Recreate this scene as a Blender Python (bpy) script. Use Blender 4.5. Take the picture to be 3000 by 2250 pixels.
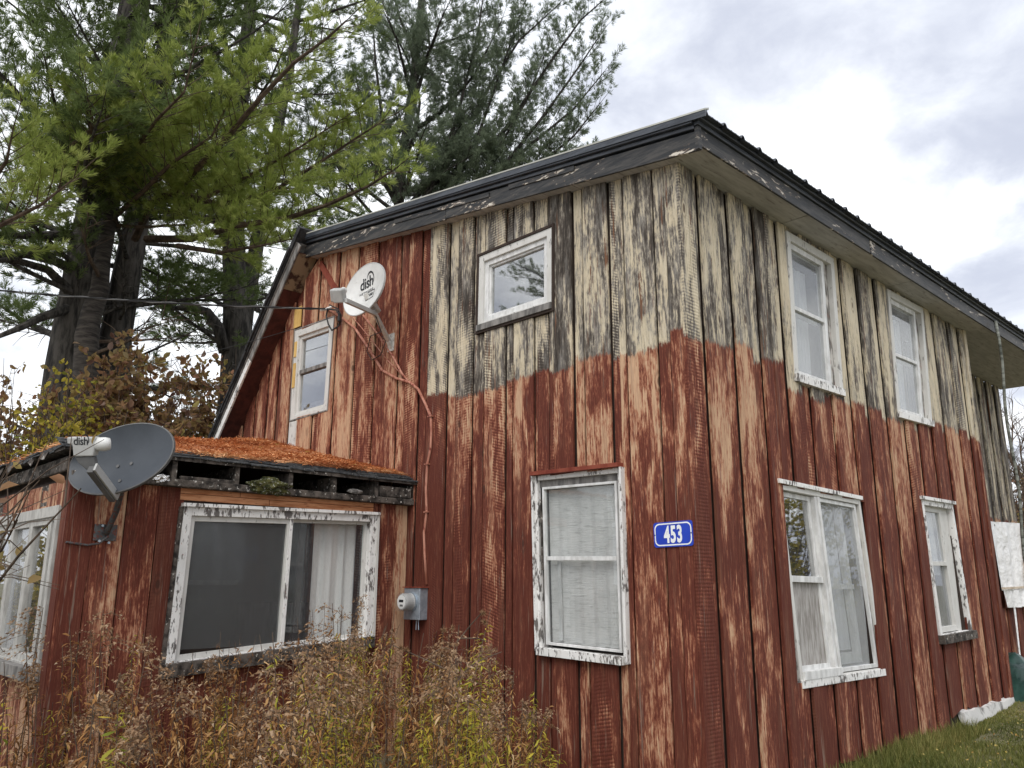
import bpy, math, random
import numpy as np
from mathutils import Matrix, Vector
for o in list(bpy.data.objects): bpy.data.objects.remove(o, do_unlink=True)
random.seed(7); RNG = np.random.default_rng(7)
scene = bpy.context.scene
col = scene.collection
Z0 = 1.45                                             # camera height above the lawn

# ------------------------------------------------------------------ camera
YAW, PITCH, ROLL, FPX = math.radians(-46.28544), math.radians(13.54327), math.radians(0.21626), 2399.3
CAM = np.array([3.698, -5.491, Z0])
_f = np.array([math.sin(YAW)*math.cos(PITCH), math.cos(YAW)*math.cos(PITCH), math.sin(PITCH)])
_r = np.array([math.cos(YAW), -math.sin(YAW), 0.0]); _u = np.cross(_r, _f)
_r, _u = math.cos(ROLL)*_r+math.sin(ROLL)*_u, -math.sin(ROLL)*_r+math.cos(ROLL)*_u
cd = bpy.data.cameras.new('camera'); cam = bpy.data.objects.new('camera', cd); col.objects.link(cam)
cd.sensor_width = 36.0; cd.lens = FPX/3000*36; cd.clip_end = 3000; cd.clip_start = 0.05
cam.matrix_world = Matrix(((_r[0], _u[0], -_f[0], CAM[0]), (_r[1], _u[1], -_f[1], CAM[1]), (_r[2], _u[2], -_f[2], CAM[2]), (0, 0, 0, 1)))
scene.camera = cam
def ray(px, py): return _f+(px-1500)/FPX*_r-(py-1125)/FPX*_u          # photo pixel (3000 x 2250) to a direction
def atx(px, py, x): d = ray(px, py); return CAM+d*((x-CAM[0])/d[0])
def aty(px, py, y): d = ray(px, py); return CAM+d*((y-CAM[1])/d[1])
def atd(px, py, dist): d = ray(px, py); return CAM+d*(dist/math.hypot(d[0], d[1]))
def topx(p):
    q = np.asarray(p, float)-CAM; w = q@_f
    return 1500+FPX*(q@_r)/w, 1125-FPX*(q@_u)/w

# ------------------------------------------------------------------ light
SUN_EL, SUN_AZ = math.radians(48), math.radians(148)   # azimuth from +Y, clockwise
world = bpy.data.worlds.new('World'); scene.world = world; world.use_nodes = True
sun = bpy.data.lights.new('sun', 'SUN'); sun.energy = 1.5; sun.angle = math.radians(40); sun.color = (1, .97, .92)
so = bpy.data.objects.new('sun', sun); col.objects.link(so)
sd = Vector((math.sin(SUN_AZ)*math.cos(SUN_EL), math.cos(SUN_AZ)*math.cos(SUN_EL), math.sin(SUN_EL)))
so.rotation_euler = sd.to_track_quat('Z', 'Y').to_euler()
scene.view_settings.view_transform = 'Standard'; scene.view_settings.look = 'None'
scene.view_settings.exposure = 0.52; scene.view_settings.gamma = 1.0; scene.view_settings.use_curve_mapping = False

# ------------------------------------------------------------------ node helpers
def nd(nt, typ, ins=None, **props):
    n = nt.nodes.new(typ)
    for k, v in props.items(): setattr(n, k, v)
    for k, v in (ins or {}).items():
        if isinstance(v, bpy.types.NodeSocket): nt.links.new(v, n.inputs[k])
        else: n.inputs[k].default_value = v
    return n
def mt(nt, op, a, b=0.0, clamp=False):
    return nd(nt, 'ShaderNodeMath', {0: a, 1: b}, operation=op, use_clamp=clamp).outputs[0]
def vm(nt, op, a, b): return nd(nt, 'ShaderNodeVectorMath', {0: a, 1: b}, operation=op).outputs[0]
def ss(nt, v, a, b, lo=0.0, hi=1.0):
    return nd(nt, 'ShaderNodeMapRange', {0: v, 1: a, 2: b, 3: lo, 4: hi}, interpolation_type='SMOOTHSTEP').outputs[0]
def mixc(nt, f, a, b, blend='MIX'):
    n = nt.nodes.new('ShaderNodeMix'); n.data_type = 'RGBA'; n.blend_type = blend
    for i, v in ((0, f), (6, a), (7, b)):
        if isinstance(v, bpy.types.NodeSocket): nt.links.new(v, n.inputs[i])
        elif i == 0: n.inputs[0].default_value = v
        else: n.inputs[i].default_value = (*v, 1) if len(v) == 3 else v
    return n.outputs[2]
def noise(nt, vec, scale=1.0, detail=4.0, rough=.6, dist=0.0):
    return nd(nt, 'ShaderNodeTexNoise', {'Vector': vec, 'Scale': scale, 'Detail': detail, 'Roughness': rough, 'Distortion': dist}).outputs[0]
def newmat(name):
    m = bpy.data.materials.new(name); m.use_nodes = True; nt = m.node_tree
    return m, nt, nt.nodes['Principled BSDF']
def setp(nt, p, **kw):
    for k, v in kw.items():
        k = k.replace('_', ' ')
        if isinstance(v, bpy.types.NodeSocket): nt.links.new(v, p.inputs[k])
        else: p.inputs[k].default_value = (*v, 1) if isinstance(v, tuple) and len(v) == 3 else v
def bump(nt, h, strength=.4, dist=.01):
    return nd(nt, 'ShaderNodeBump', {'Height': h, 'Strength': strength, 'Distance': dist}).outputs[0]
def srgb(r, g, b):
    f = lambda c: (c/255/12.92) if c <= 10 else (((c/255)+.055)/1.055)**2.4
    return (f(r), f(g), f(b))
def objco(nt, scale=(1, 1, 1), rand=True):
    o = nd(nt, 'ShaderNodeTexCoord').outputs['Object']
    if rand:
        rn = nd(nt, 'ShaderNodeObjectInfo').outputs['Random']
        off = nd(nt, 'ShaderNodeCombineXYZ', {0: mt(nt, 'MULTIPLY', rn, 57.3), 1: mt(nt, 'MULTIPLY', rn, 31.7), 2: mt(nt, 'MULTIPLY', rn, 83.1)}).outputs[0]
        o = vm(nt, 'ADD', o, off)
    return o if scale == (1, 1, 1) else vm(nt, 'MULTIPLY', o, scale)

# ------------------------------------------------------------------ sky
def build_sky():
    nt = world.node_tree; nt.nodes.clear()
    sky = nd(nt, 'ShaderNodeTexSky', sky_type='NISHITA', sun_disc=False, sun_elevation=SUN_EL, sun_rotation=SUN_AZ, air_density=1.0, dust_density=2.0)
    d = nd(nt, 'ShaderNodeTexCoord').outputs['Generated']
    s = nd(nt, 'ShaderNodeSeparateXYZ', {0: d})
    k = mt(nt, 'DIVIDE', 1.0, mt(nt, 'ADD', mt(nt, 'MAXIMUM', s.outputs[2], 0.0), .32))
    p = nd(nt, 'ShaderNodeCombineXYZ', {0: mt(nt, 'MULTIPLY', s.outputs[0], k), 1: mt(nt, 'MULTIPLY', s.outputs[1], k), 2: 0.0}).outputs[0]
    p = vm(nt, 'ADD', p, SKY_OFF)
    n1 = noise(nt, p, 1.9, 7, .52, .6); n2 = noise(nt, p, 5.0, 6, .6, .3)
    c = mt(nt, 'ADD', mt(nt, 'MULTIPLY', n1, .8), mt(nt, 'MULTIPLY', n2, .2))
    g = ss(nt, c, .40, .63)
    cl = mixc(nt, g, mixc(nt, ss(nt, n2, .3, .7), (.49, .52, .61), (.66, .69, .76)), (1.05, 1.07, 1.09))
    skyc = mixc(nt, 1.0, sky.outputs[0], (.09, .09, .09), 'MULTIPLY')
    tot = mixc(nt, .93, skyc, cl)
    bg = nd(nt, 'ShaderNodeBackground', {'Color': tot, 'Strength': 1.0})
    out = nd(nt, 'ShaderNodeOutputWorld'); nt.links.new(bg.outputs[0], out.inputs[0])
SKY_OFF = (12.7, 8.1, 0)
build_sky()

# ------------------------------------------------------------------ materials
M = {}
def siding_material():
    m, nt, p = newmat('painted_siding')
    V = objco(nt); rn = nd(nt, 'ShaderNodeObjectInfo').outputs['Random']
    sx = nd(nt, 'ShaderNodeSeparateXYZ', {0: V})
    P = nd(nt, 'ShaderNodeSeparateXYZ', {0: nd(nt, 'ShaderNodeNewGeometry').outputs['Position']})
    pz = nd(nt, 'ShaderNodeAttribute', attribute_type='OBJECT', attribute_name='paint_z').outputs['Fac']
    wearu = nd(nt, 'ShaderNodeAttribute', attribute_type='OBJECT', attribute_name='wear_up').outputs['Fac']
    wear = nd(nt, 'ShaderNodeAttribute', attribute_type='OBJECT', attribute_name='wear').outputs['Fac']
    r2 = mt(nt, 'FRACT', mt(nt, 'MULTIPLY', rn, 17.31)); r3 = mt(nt, 'FRACT', mt(nt, 'MULTIPLY', rn, 41.77))
    A = noise(nt, vm(nt, 'MULTIPLY', V, (48, 48, 2.3)), 1, 6, .70, .3)
    B = noise(nt, vm(nt, 'MULTIPLY', V, (6, 6, 1.25)), 1, 4, .55, .6)
    G = noise(nt, vm(nt, 'MULTIPLY', V, (150, 150, 5.0)), 1, 2, .6)
    S = noise(nt, vm(nt, 'MULTIPLY', V, (44, 44, 12)), 1, 5, .72)          # fine flaking
    # saw marks
    ax = mt(nt, 'ADD', sx.outputs[0], sx.outputs[1])
    tilt = mt(nt, 'MULTIPLY', mt(nt, 'SUBTRACT', r3, .35), 1.1)
    zz = mt(nt, 'ADD', mt(nt, 'ADD', sx.outputs[2], mt(nt, 'MULTIPLY', ax, tilt)), mt(nt, 'MULTIPLY', S, .012))
    saw = mt(nt, 'SINE', mt(nt, 'MULTIPLY', zz, mt(nt, 'ADD', 175.0, mt(nt, 'MULTIPLY', r2, 60.0))))
    smask = mt(nt, 'MULTIPLY', ss(nt, noise(nt, vm(nt, 'MULTIPLY', V, (5, 5, .9)), 1, 2), .42, .60), ss(nt, r2, .45, .60))
    sawm = mt(nt, 'MULTIPLY', mt(nt, 'MULTIPLY', saw, smask), ss(nt, S, .25, .6))
    ring = nd(nt, 'ShaderNodeTexWave', {'Vector': vm(nt, 'MULTIPLY', V, (1, 1, .07)), 'Scale': 22.0, 'Distortion': 9.0, 'Detail': 2.0, 'Detail Scale': .6}, wave_type='BANDS', bands_direction='DIAGONAL').outputs[1]
    ringc = mt(nt, 'SUBTRACT', ring, .5); Sc = mt(nt, 'SUBTRACT', S, .5); Gc = mt(nt, 'SUBTRACT', G, .5)
    def add(*xs):
        t = xs[0]
        for x in xs[1:]: t = mt(nt, 'ADD', t, x)
        return t
    def k(x, f): return mt(nt, 'MULTIPLY', x, f)
    hgt = ss(nt, mt(nt, 'SUBTRACT', P.outputs[2], Z0), .1, 1.5, .13, -.03); hf = lambda x: mt(nt, 'SUBTRACT', x, .5)
    low = add(hgt, k(hf(B), 1.25), k(hf(A), .60), k(sawm, .085), k(Sc, .80), k(ringc, .07), k(Gc, .15), k(hf(r2), .24), k(mt(nt, 'SUBTRACT', wear, .475), -2.0))
    def ramp(v, stops):
        n = nd(nt, 'ShaderNodeValToRGB', {0: v}); e = n.color_ramp.elements
        for i, (p, c_) in enumerate(stops):
            q = e[i] if i < 2 else e.new(p)
            q.position = p; q.color = (*c_, 1)
        return n.outputs[0]
    lower = ramp(mt(nt, 'ADD', low, .5), [(.26, C_SAL3), (.35, C_SAL1), (.42, C_SAL2), (.455, C_RED3), (.50, C_RED2), (.62, C_RED1)])
    lower = mixc(nt, ss(nt, noise(nt, vm(nt, 'MULTIPLY', V, (7, 7, .6)), 1, 3), .52, .72, 0, .6), lower, mixc(nt, .5, lower, C_WOODB))
    lower = mixc(nt, ss(nt, G, .42, .72, 0, .45), lower, (.075, .018, .011))
    lower = mixc(nt, ss(nt, noise(nt, vm(nt, 'MULTIPLY', V, (95, 95, 5)), 1, 4, .72), .50, .68, 0, .75), lower, mixc(nt, .5, lower, C_SAL2))
    Bu = noise(nt, vm(nt, 'ADD', vm(nt, 'MULTIPLY', V, (7, 7, 1.2)), (11, 5, 3)), 1, 4, .58, .5)
    pu = add(k(hf(A), .66), k(hf(Bu), 1.30), k(sawm, .085), k(Sc, .80), k(ringc, .07), k(Gc, .12), k(hf(r3), .26), k(mt(nt, 'SUBTRACT', wearu, .5), -2.0))
    upper = ramp(mt(nt, 'ADD', pu, .5), [(.22, C_DARK), (.37, C_GREY2), (.46, C_GREY1), (.52, C_CREAM2), (.58, C_CREAM1), (.76, C_CREAM3)])
    upper = mixc(nt, mt(nt, 'MULTIPLY', ss(nt, noise(nt, vm(nt, 'MULTIPLY', V, (22, 22, .9)), 1, 3), .58, .68), ss(nt, pu, .05, -.03)), upper, C_BROWN)
    upper = mixc(nt, ss(nt, noise(nt, vm(nt, 'MULTIPLY', V, (14, 14, 3)), 1, 3), .45, .75, 0, .5), upper, mixc(nt, .6, upper, (.42, .40, .37)))
    lower = mixc(nt, ss(nt, noise(nt, vm(nt, 'ADD', vm(nt, 'MULTIPLY', V, (40, 40, 1.3)), (3, 9, 4)), 1, 5, .68), .60, .68, 0, .6), lower, (.25, .19, .15))
    keep = ss(nt, low, -.10, .06)
    edge = mt(nt, 'SUBTRACT', P.outputs[2], add(pz, k(mt(nt, 'SUBTRACT', A, .5), .16), k(Sc, .20), k(mt(nt, 'SUBTRACT', Bu, .5), .12)))
    c = mixc(nt, ss(nt, edge, -.018, .018), lower, upper)
    # knots and dark checks
    vor = nd(nt, 'ShaderNodeTexVoronoi', {'Vector': vm(nt, 'MULTIPLY', V, (3.4, 3.4, 1.5)), 'Scale': 1.0}).outputs['Distance']
    kn = mt(nt, 'MULTIPLY', mt(nt, 'ADD', ss(nt, vor, .085, .05), mt(nt, 'MULTIPLY', mt(nt, 'MULTIPLY', ss(nt, vor, .17, .12), ss(nt, vor, .09, .12)), .5)), .75)
    c = mixc(nt, kn, c, (.05, .022, .015))
    crack = ss(nt, noise(nt, vm(nt, 'MULTIPLY', V, (60, 60, .5)), 1, 3, .5), .70, .76)
    c = mixc(nt, mt(nt, 'MULTIPLY', crack, .6), c, (.03, .018, .012))
    h = mt(nt, 'ADD', mt(nt, 'MULTIPLY', keep, .5), mt(nt, 'ADD', mt(nt, 'MULTIPLY', sawm, .35), mt(nt, 'MULTIPLY', A, .9)))
    h = mt(nt, 'ADD', h, mt(nt, 'MULTIPLY', G, .5))
    setp(nt, p, Base_Color=c, Roughness=.82, Normal=bump(nt, h, .55, .006))
    p.inputs['Specular IOR Level'].default_value = .25
    return m
C_RED1, C_RED2, C_RED3 = (.106, .026, .016), (.162, .042, .025), (.240, .076, .044)
C_SAL1, C_SAL2, C_SAL3, C_WOODB = (.43, .205, .122), (.32, .128, .072), (.56, .36, .225), (.24, .125, .078)
C_GREY1, C_GREY2, C_BROWN, C_DARK = (.20, .175, .145), (.090, .075, .062), (.17, .08, .042), (.042, .034, .028)
C_CREAM1, C_CREAM2, C_CREAM3 = (.51, .43, .30), (.33, .295, .24), (.62, .54, .40)
M['siding'] = siding_material()

def simple(name, c1, c2, scale=(6, 6, 6), rough=.7, lo=.35, hi=.65, detail=6, bs=.3, bd=.004, spec=.3, metal=0.0, rand=True, c3=None, l3=.6, h3=.7, clus=0.0):
    m, nt, p = newmat(name)
    V = objco(nt, scale, rand)
    n = noise(nt, V, 1, detail, .62, .2)
    if clus: n = mt(nt, 'ADD', n, mt(nt, 'MULTIPLY', mt(nt, 'SUBTRACT', noise(nt, objco(nt, (4, 4, 4), rand), 1, 3), .5), clus))
    c = mixc(nt, ss(nt, n, lo, hi), c1, c2)
    if clus: c = mixc(nt, ss(nt, noise(nt, objco(nt, (11, 11, 5), rand), 1, 5), .40, .75, 0, .45), c, mixc(nt, .5, c, (.30, .27, .23)))
    if c3:
        c = mixc(nt, ss(nt, noise(nt, vm(nt, 'MULTIPLY', V, (2.3, 2.3, 2.3)), 1, 5), l3, h3), c, c3)
    setp(nt, p, Base_Color=c, Roughness=rough, Metallic=metal, Normal=bump(nt, n, bs, bd))
    p.inputs['Specular IOR Level'].default_value = spec
    M[name] = m; return m
simple('white_trim', (.22, .21, .20), (.62, .61, .58), (34, 34, 11), .6, .28, .38, 6, .5, .003, clus=.5)
simple('white_worn', (.13, .12, .115), (.78, .77, .75), (38, 38, 12), .7, .38, .47, 6, .6, .003, c3=(.42, .20, .15), l3=.64, h3=.70, clus=.7)
simple('rot_trim', (.13, .12, .108), (.56, .54, .50), (26, 26, 3.5), .75, .42, .60, 6, .6, .003, c3=(.34, .13, .10), l3=.60, h3=.66, clus=.6)
simple('white_dull', (.34, .33, .31), (.50, .49, .46), (20, 20, 6), .7, bs=.5, clus=.3)
simple('white_clean', (.56, .56, .55), (.76, .76, .75), (14, 14, 5), .45, clus=.25)
simple('grey_wood', (.10, .095, .09), (.27, .255, .24), (14, 14, 3), .8, bs=.6)
def dark_trim():
    m, nt, p = newmat('dark_trim'); V = objco(nt)
    n1 = noise(nt, vm(nt, 'MULTIPLY', V, (3, 3, 26)), 1, 6, .65, .3); n2 = noise(nt, vm(nt, 'MULTIPLY', V, (1.1, 1.1, 5)), 1, 4); n3 = noise(nt, vm(nt, 'MULTIPLY', V, (6, 6, 22)), 1, 6, .7, .5)
    c = mixc(nt, ss(nt, n1, .38, .66), (.012, .013, .015), (.060, .055, .050))
    c = mixc(nt, mt(nt, 'MULTIPLY', ss(nt, n3, .52, .60), ss(nt, n2, .50, .60)), c, (.16, .10, .06))
    c = mixc(nt, mt(nt, 'MULTIPLY', ss(nt, n3, .57, .60), ss(nt, n2, .50, .58)), c, (.62, .57, .49))
    setp(nt, p, Base_Color=c, Roughness=.55, Normal=bump(nt, n1, .6, .006)); M['dark_trim'] = m
dark_trim()
simple('dark_metal', (.022, .026, .034), (.062, .070, .085), (3, 3, 22), .38, spec=.5)
simple('pale_metal', (.40, .40, .36), (.52, .52, .47), (4, 4, 4), .4)
simple('soffit', (.37, .355, .335), (.48, .465, .445), (16, 2.2, 16), .85, .35, .65, 7, .5, .003, c3=(.24, .22, .20), l3=.54, h3=.74)
simple('soffit_maroon', (.045, .014, .011), (.085, .025, .018), (8, 8, 8), .8)
simple('soffit_tan', (.05, .025, .018), (.25, .19, .12), (6, 6, 6), .85, .40, .52)
simple('sheathing', (.03, .02, .016), (.05, .035, .028), (8, 8, 2), .9)
simple('tar_roof', (.012, .012, .013), (.04, .04, .042), (14, 14, 14), .85, bs=1.0, bd=.01)
simple('shingle', (.028, .030, .033), (.085, .088, .09), (22, 22, 22), .9, bs=1.0, bd=.006, c3=(.30, .29, .26), l3=.64, h3=.69)
simple('rot_wood', (.02, .017, .015), (.13, .11, .095), (12, 12, 12), .9, bs=.8, bd=.01, c3=(.5, .48, .44), l3=.61, h3=.66)
simple('cedar_strip', (.42, .165, .07), (.62, .30, .15), (4, 4, 30), .7, c3=(.25, .09, .04), l3=.60, h3=.68)
simple('interior', (.055, .05, .046), (.10, .093, .086), (2, 2, 2), .9)
simple('curtain', (.80, .78, .75), (.88, .86, .83), (60, 60, 20), .9, rand=False)
simple('sheer', (.55, .56, .58), (.68, .69, .70), (50, 50, 1.5), .9, rand=False)
simple('yellow_wood', (.55, .34, .10), (.72, .48, .17), (9, 9, 4), .7)
simple('pale_batten', (.50, .40, .30), (.66, .56, .44), (9, 9, 4), .7)
simple('plywood_grey', (.24, .22, .20), (.44, .42, .40), (40, 40, 5), .85, bs=.6)
simple('white_enamel', (.60, .60, .58), (.74, .74, .72), (3, 3, 3), .35, spec=.5, c3=(.45, .43, .38), l3=.62, h3=.75)
simple('dish_grey', (.040, .047, .057), (.050, .058, .069), (5, 5, 5), .42, spec=.45)
simple('plastic_grey', (.40, .40, .39), (.47, .47, .46), (6, 6, 6), .45, spec=.4)
simple('plastic_dark', (.10, .10, .10), (.15, .15, .148), (6, 6, 6), .5)
simple('galv', (.30, .35, .40), (.44, .49, .54), (14, 14, 14), .42, metal=.55)
simple('steel_paint', (.42, .41, .38), (.60, .59, .55), (20, 20, 20), .5, c3=(.18, .07, .04), l3=.62, h3=.66)
simple('steel_dark', (.055, .055, .057), (.10, .10, .10), (20, 20, 20), .5, c3=(.14, .035, .022), l3=.54, h3=.60)
simple('cable_black', (.012, .012, .013), (.03, .03, .031), (9, 9, 9), .5)
simple('cable_red', (.33, .12, .075), (.50, .24, .17), (14, 14, 5), .6, c3=(.20, .045, .03), l3=.55, h3=.62)
simple('rope', (.05, .055, .045), (.24, .25, .22), (3, 3, 14), .9)
simple('red_paint', (.155, .027, .016), (.24, .06, .035), (8, 8, 4), .8)
simple('logo_dark', (.010, .011, .014), (.018, .02, .024), (4, 4, 4), .5)
simple('sign_blue', (.005, .035, .40), (.008, .05, .48), (4, 4, 4), .38, spec=.5)
simple('sign_white', (.78, .80, .80), (.86, .87, .87), (4, 4, 4), .4, spec=.5)
simple('tarp', (.006, .026, .020), (.016, .055, .042), (5, 5, 5), .38, spec=.5, bs=.6, bd=.03)
simple('whitewash', (.22, .21, .20), (.60, .59, .57), (5, 5, 5), .85, .35, .5, 7, .5, .008)
simple('moss', (.022, .028, .010), (.09, .085, .025), (18, 18, 18), .95, bs=1.0, bd=.03, c3=(.36, .36, .32), l3=.56, h3=.62)
simple('bark_pine', (.020, .018, .016), (.095, .085, .075), (10, 10, 2.2), .95, bs=1.0, bd=.03)
simple('bark_birch', (.020, .017, .015), (.075, .064, .055), (3, 3, 16), .9, bs=.6, bd=.01)
simple('twig', (.050, .034, .024), (.12, .085, .06), (9, 9, 9), .9)
simple('foil', (.5, .5, .5), (.8, .8, .8), (20, 20, 20), .25, metal=.9, bs=1, bd=.02)

def sheet_plastic(name, c, alpha):
    m, nt, p = newmat(name)
    V = objco(nt, (7, 7, 75), False)
    n = noise(nt, V, 1, 5, .6, .6); n2 = noise(nt, objco(nt, (3, 3, 3), False), 1, 4)
    streak = ss(nt, n, .56, .62)
    cc = mixc(nt, mt(nt, 'MULTIPLY', streak, .28), mixc(nt, ss(nt, n2, .35, .65), c, tuple(x*.85 for x in c)), (.16, .16, .16))
    setp(nt, p, Base_Color=cc, Roughness=.35, Normal=bump(nt, n, .45, .02))
    if alpha < 1:
        tr = nd(nt, 'ShaderNodeBsdfTranslucent', {'Color': (*c, 1)}); mx = nd(nt, 'ShaderNodeMixShader', {0: 1-alpha, 1: p.outputs[0], 2: tr.outputs[0]})
        nt.links.new(mx.outputs[0], nt.nodes['Material Output'].inputs[0])
    M[name] = m
sheet_plastic('wrinkled_plastic', (.74, .73, .71), 1)
simple('draped_plastic', (.78, .77, .76), (.88, .87, .86), (4, 4, 4), .3, spec=.5, bs=1.0, bd=.06, detail=3)

def glass(name, dust, dcol, rough=.015, f0=.045):
    m = bpy.data.materials.new(name); m.use_nodes = True; nt = m.node_tree; nt.nodes.clear()
    fc = nd(nt, 'ShaderNodeLayerWeight', {'Blend': .5}).outputs['Facing']
    fr = mt(nt, 'ADD', f0, mt(nt, 'MULTIPLY', mt(nt, 'POWER', fc, 5.0), 1-f0))
    tr = nd(nt, 'ShaderNodeBsdfTransparent', {'Color': (.94, .95, .95, 1)}); gl = nd(nt, 'ShaderNodeBsdfGlossy', {'Color': (1, 1, 1, 1), 'Roughness': rough})
    V = objco(nt, (3, 3, 1.2)); n = noise(nt, V, 1, 6, .6)
    nt.links.new(bump(nt, noise(nt, objco(nt, (2, 2, 2)), 1, 2), .05, .01), gl.inputs['Normal'])
    a = nd(nt, 'ShaderNodeMixShader', {0: fr, 1: tr.outputs[0], 2: gl.outputs[0]})
    df = nd(nt, 'ShaderNodeBsdfDiffuse', {'Color': (*dcol, 1)})
    b = nd(nt, 'ShaderNodeMixShader', {0: mt(nt, 'MULTIPLY', ss(nt, n, .25, .75, .5, 1.4), dust), 1: a.outputs[0], 2: df.outputs[0]})
    o = nd(nt, 'ShaderNodeOutputMaterial'); nt.links.new(b.outputs[0], o.inputs[0]); M[name] = m
glass('glass', .05, (.5, .52, .54)); glass('glass_dusty', .24, (.58, .59, .60)); glass('insect_screen', .42, (.10, .10, .10), .25, .03)
glass('glass_sky', .03, (.5, .52, .54), .02, .24)

def leafmat(name, cols, transl=.35, rough=.6):
    m, nt, p = newmat(name)
    at = nd(nt, 'ShaderNodeAttribute', attribute_type='GEOMETRY', attribute_name='tint').outputs['Fac']
    r = nd(nt, 'ShaderNodeValToRGB', {0: at}); el = r.color_ramp.elements
    for i, c in enumerate(cols):
        e = el[i] if i < 2 else el.new(i/(len(cols)-1))
        e.position = i/(len(cols)-1); e.color = (*c, 1)
    setp(nt, p, Base_Color=r.outputs[0], Roughness=rough); p.inputs['Specular IOR Level'].default_value = .25
    t = nd(nt, 'ShaderNodeBsdfTranslucent', {'Color': r.outputs[0]})
    mx = nd(nt, 'ShaderNodeMixShader', {0: transl, 1: p.outputs[0], 2: t.outputs[0]})
    nt.links.new(mx.outputs[0], nt.nodes['Material Output'].inputs[0]); M[name] = m
leafmat('needle_dark', [(.065, .092, .030), (.115, .158, .050), (.165, .215, .075), (.23, .275, .11)], .55)
leafmat('needle_blue', [(.11, .14, .09), (.165, .205, .135), (.22, .265, .175), (.29, .33, .23)], .55)
leafmat('needle_fresh_lit', [(.16, .21, .04), (.27, .33, .075), (.39, .44, .13), (.52, .54, .22)], .55)  # fresh yellowish needles, plus light on the outer limbs put into the colour
leafmat('leaf_brown', [(.16, .085, .06), (.26, .15, .085), (.32, .23, .09), (.34, .17, .10), (.38, .32, .10), (.27, .18, .14)], .5)
leafmat('leaf_yellow', [(.16, .17, .03), (.42, .34, .04), (.55, .44, .07), (.20, .22, .04)], .45)
leafmat('weed_dry', [(.11, .045, .016), (.22, .10, .033), (.36, .18, .06), (.52, .31, .13), (.66, .47, .26)], .35, .8)
leafmat('weed_yellow', [(.20, .23, .03), (.36, .34, .045), (.58, .46, .06), (.60, .36, .08)], .45)
leafmat('plume', [(.15, .08, .04), (.24, .14, .075), (.38, .25, .15), (.54, .41, .29)], .25, .9)
leafmat('litter', [(.30, .10, .040), (.54, .21, .085), (.70, .33, .14), (.82, .50, .27)], .1, .8)
leafmat('litter_bed', [(.22, .08, .035), (.42, .16, .065)], 0.0, .9)
leafmat('grass', [(.075, .09, .022), (.13, .15, .036), (.21, .215, .06), (.38, .32, .12)], .4)
leafmat('fallen_leaf', [(.45, .33, .06), (.55, .45, .16), (.40, .22, .06)], .3)

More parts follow.
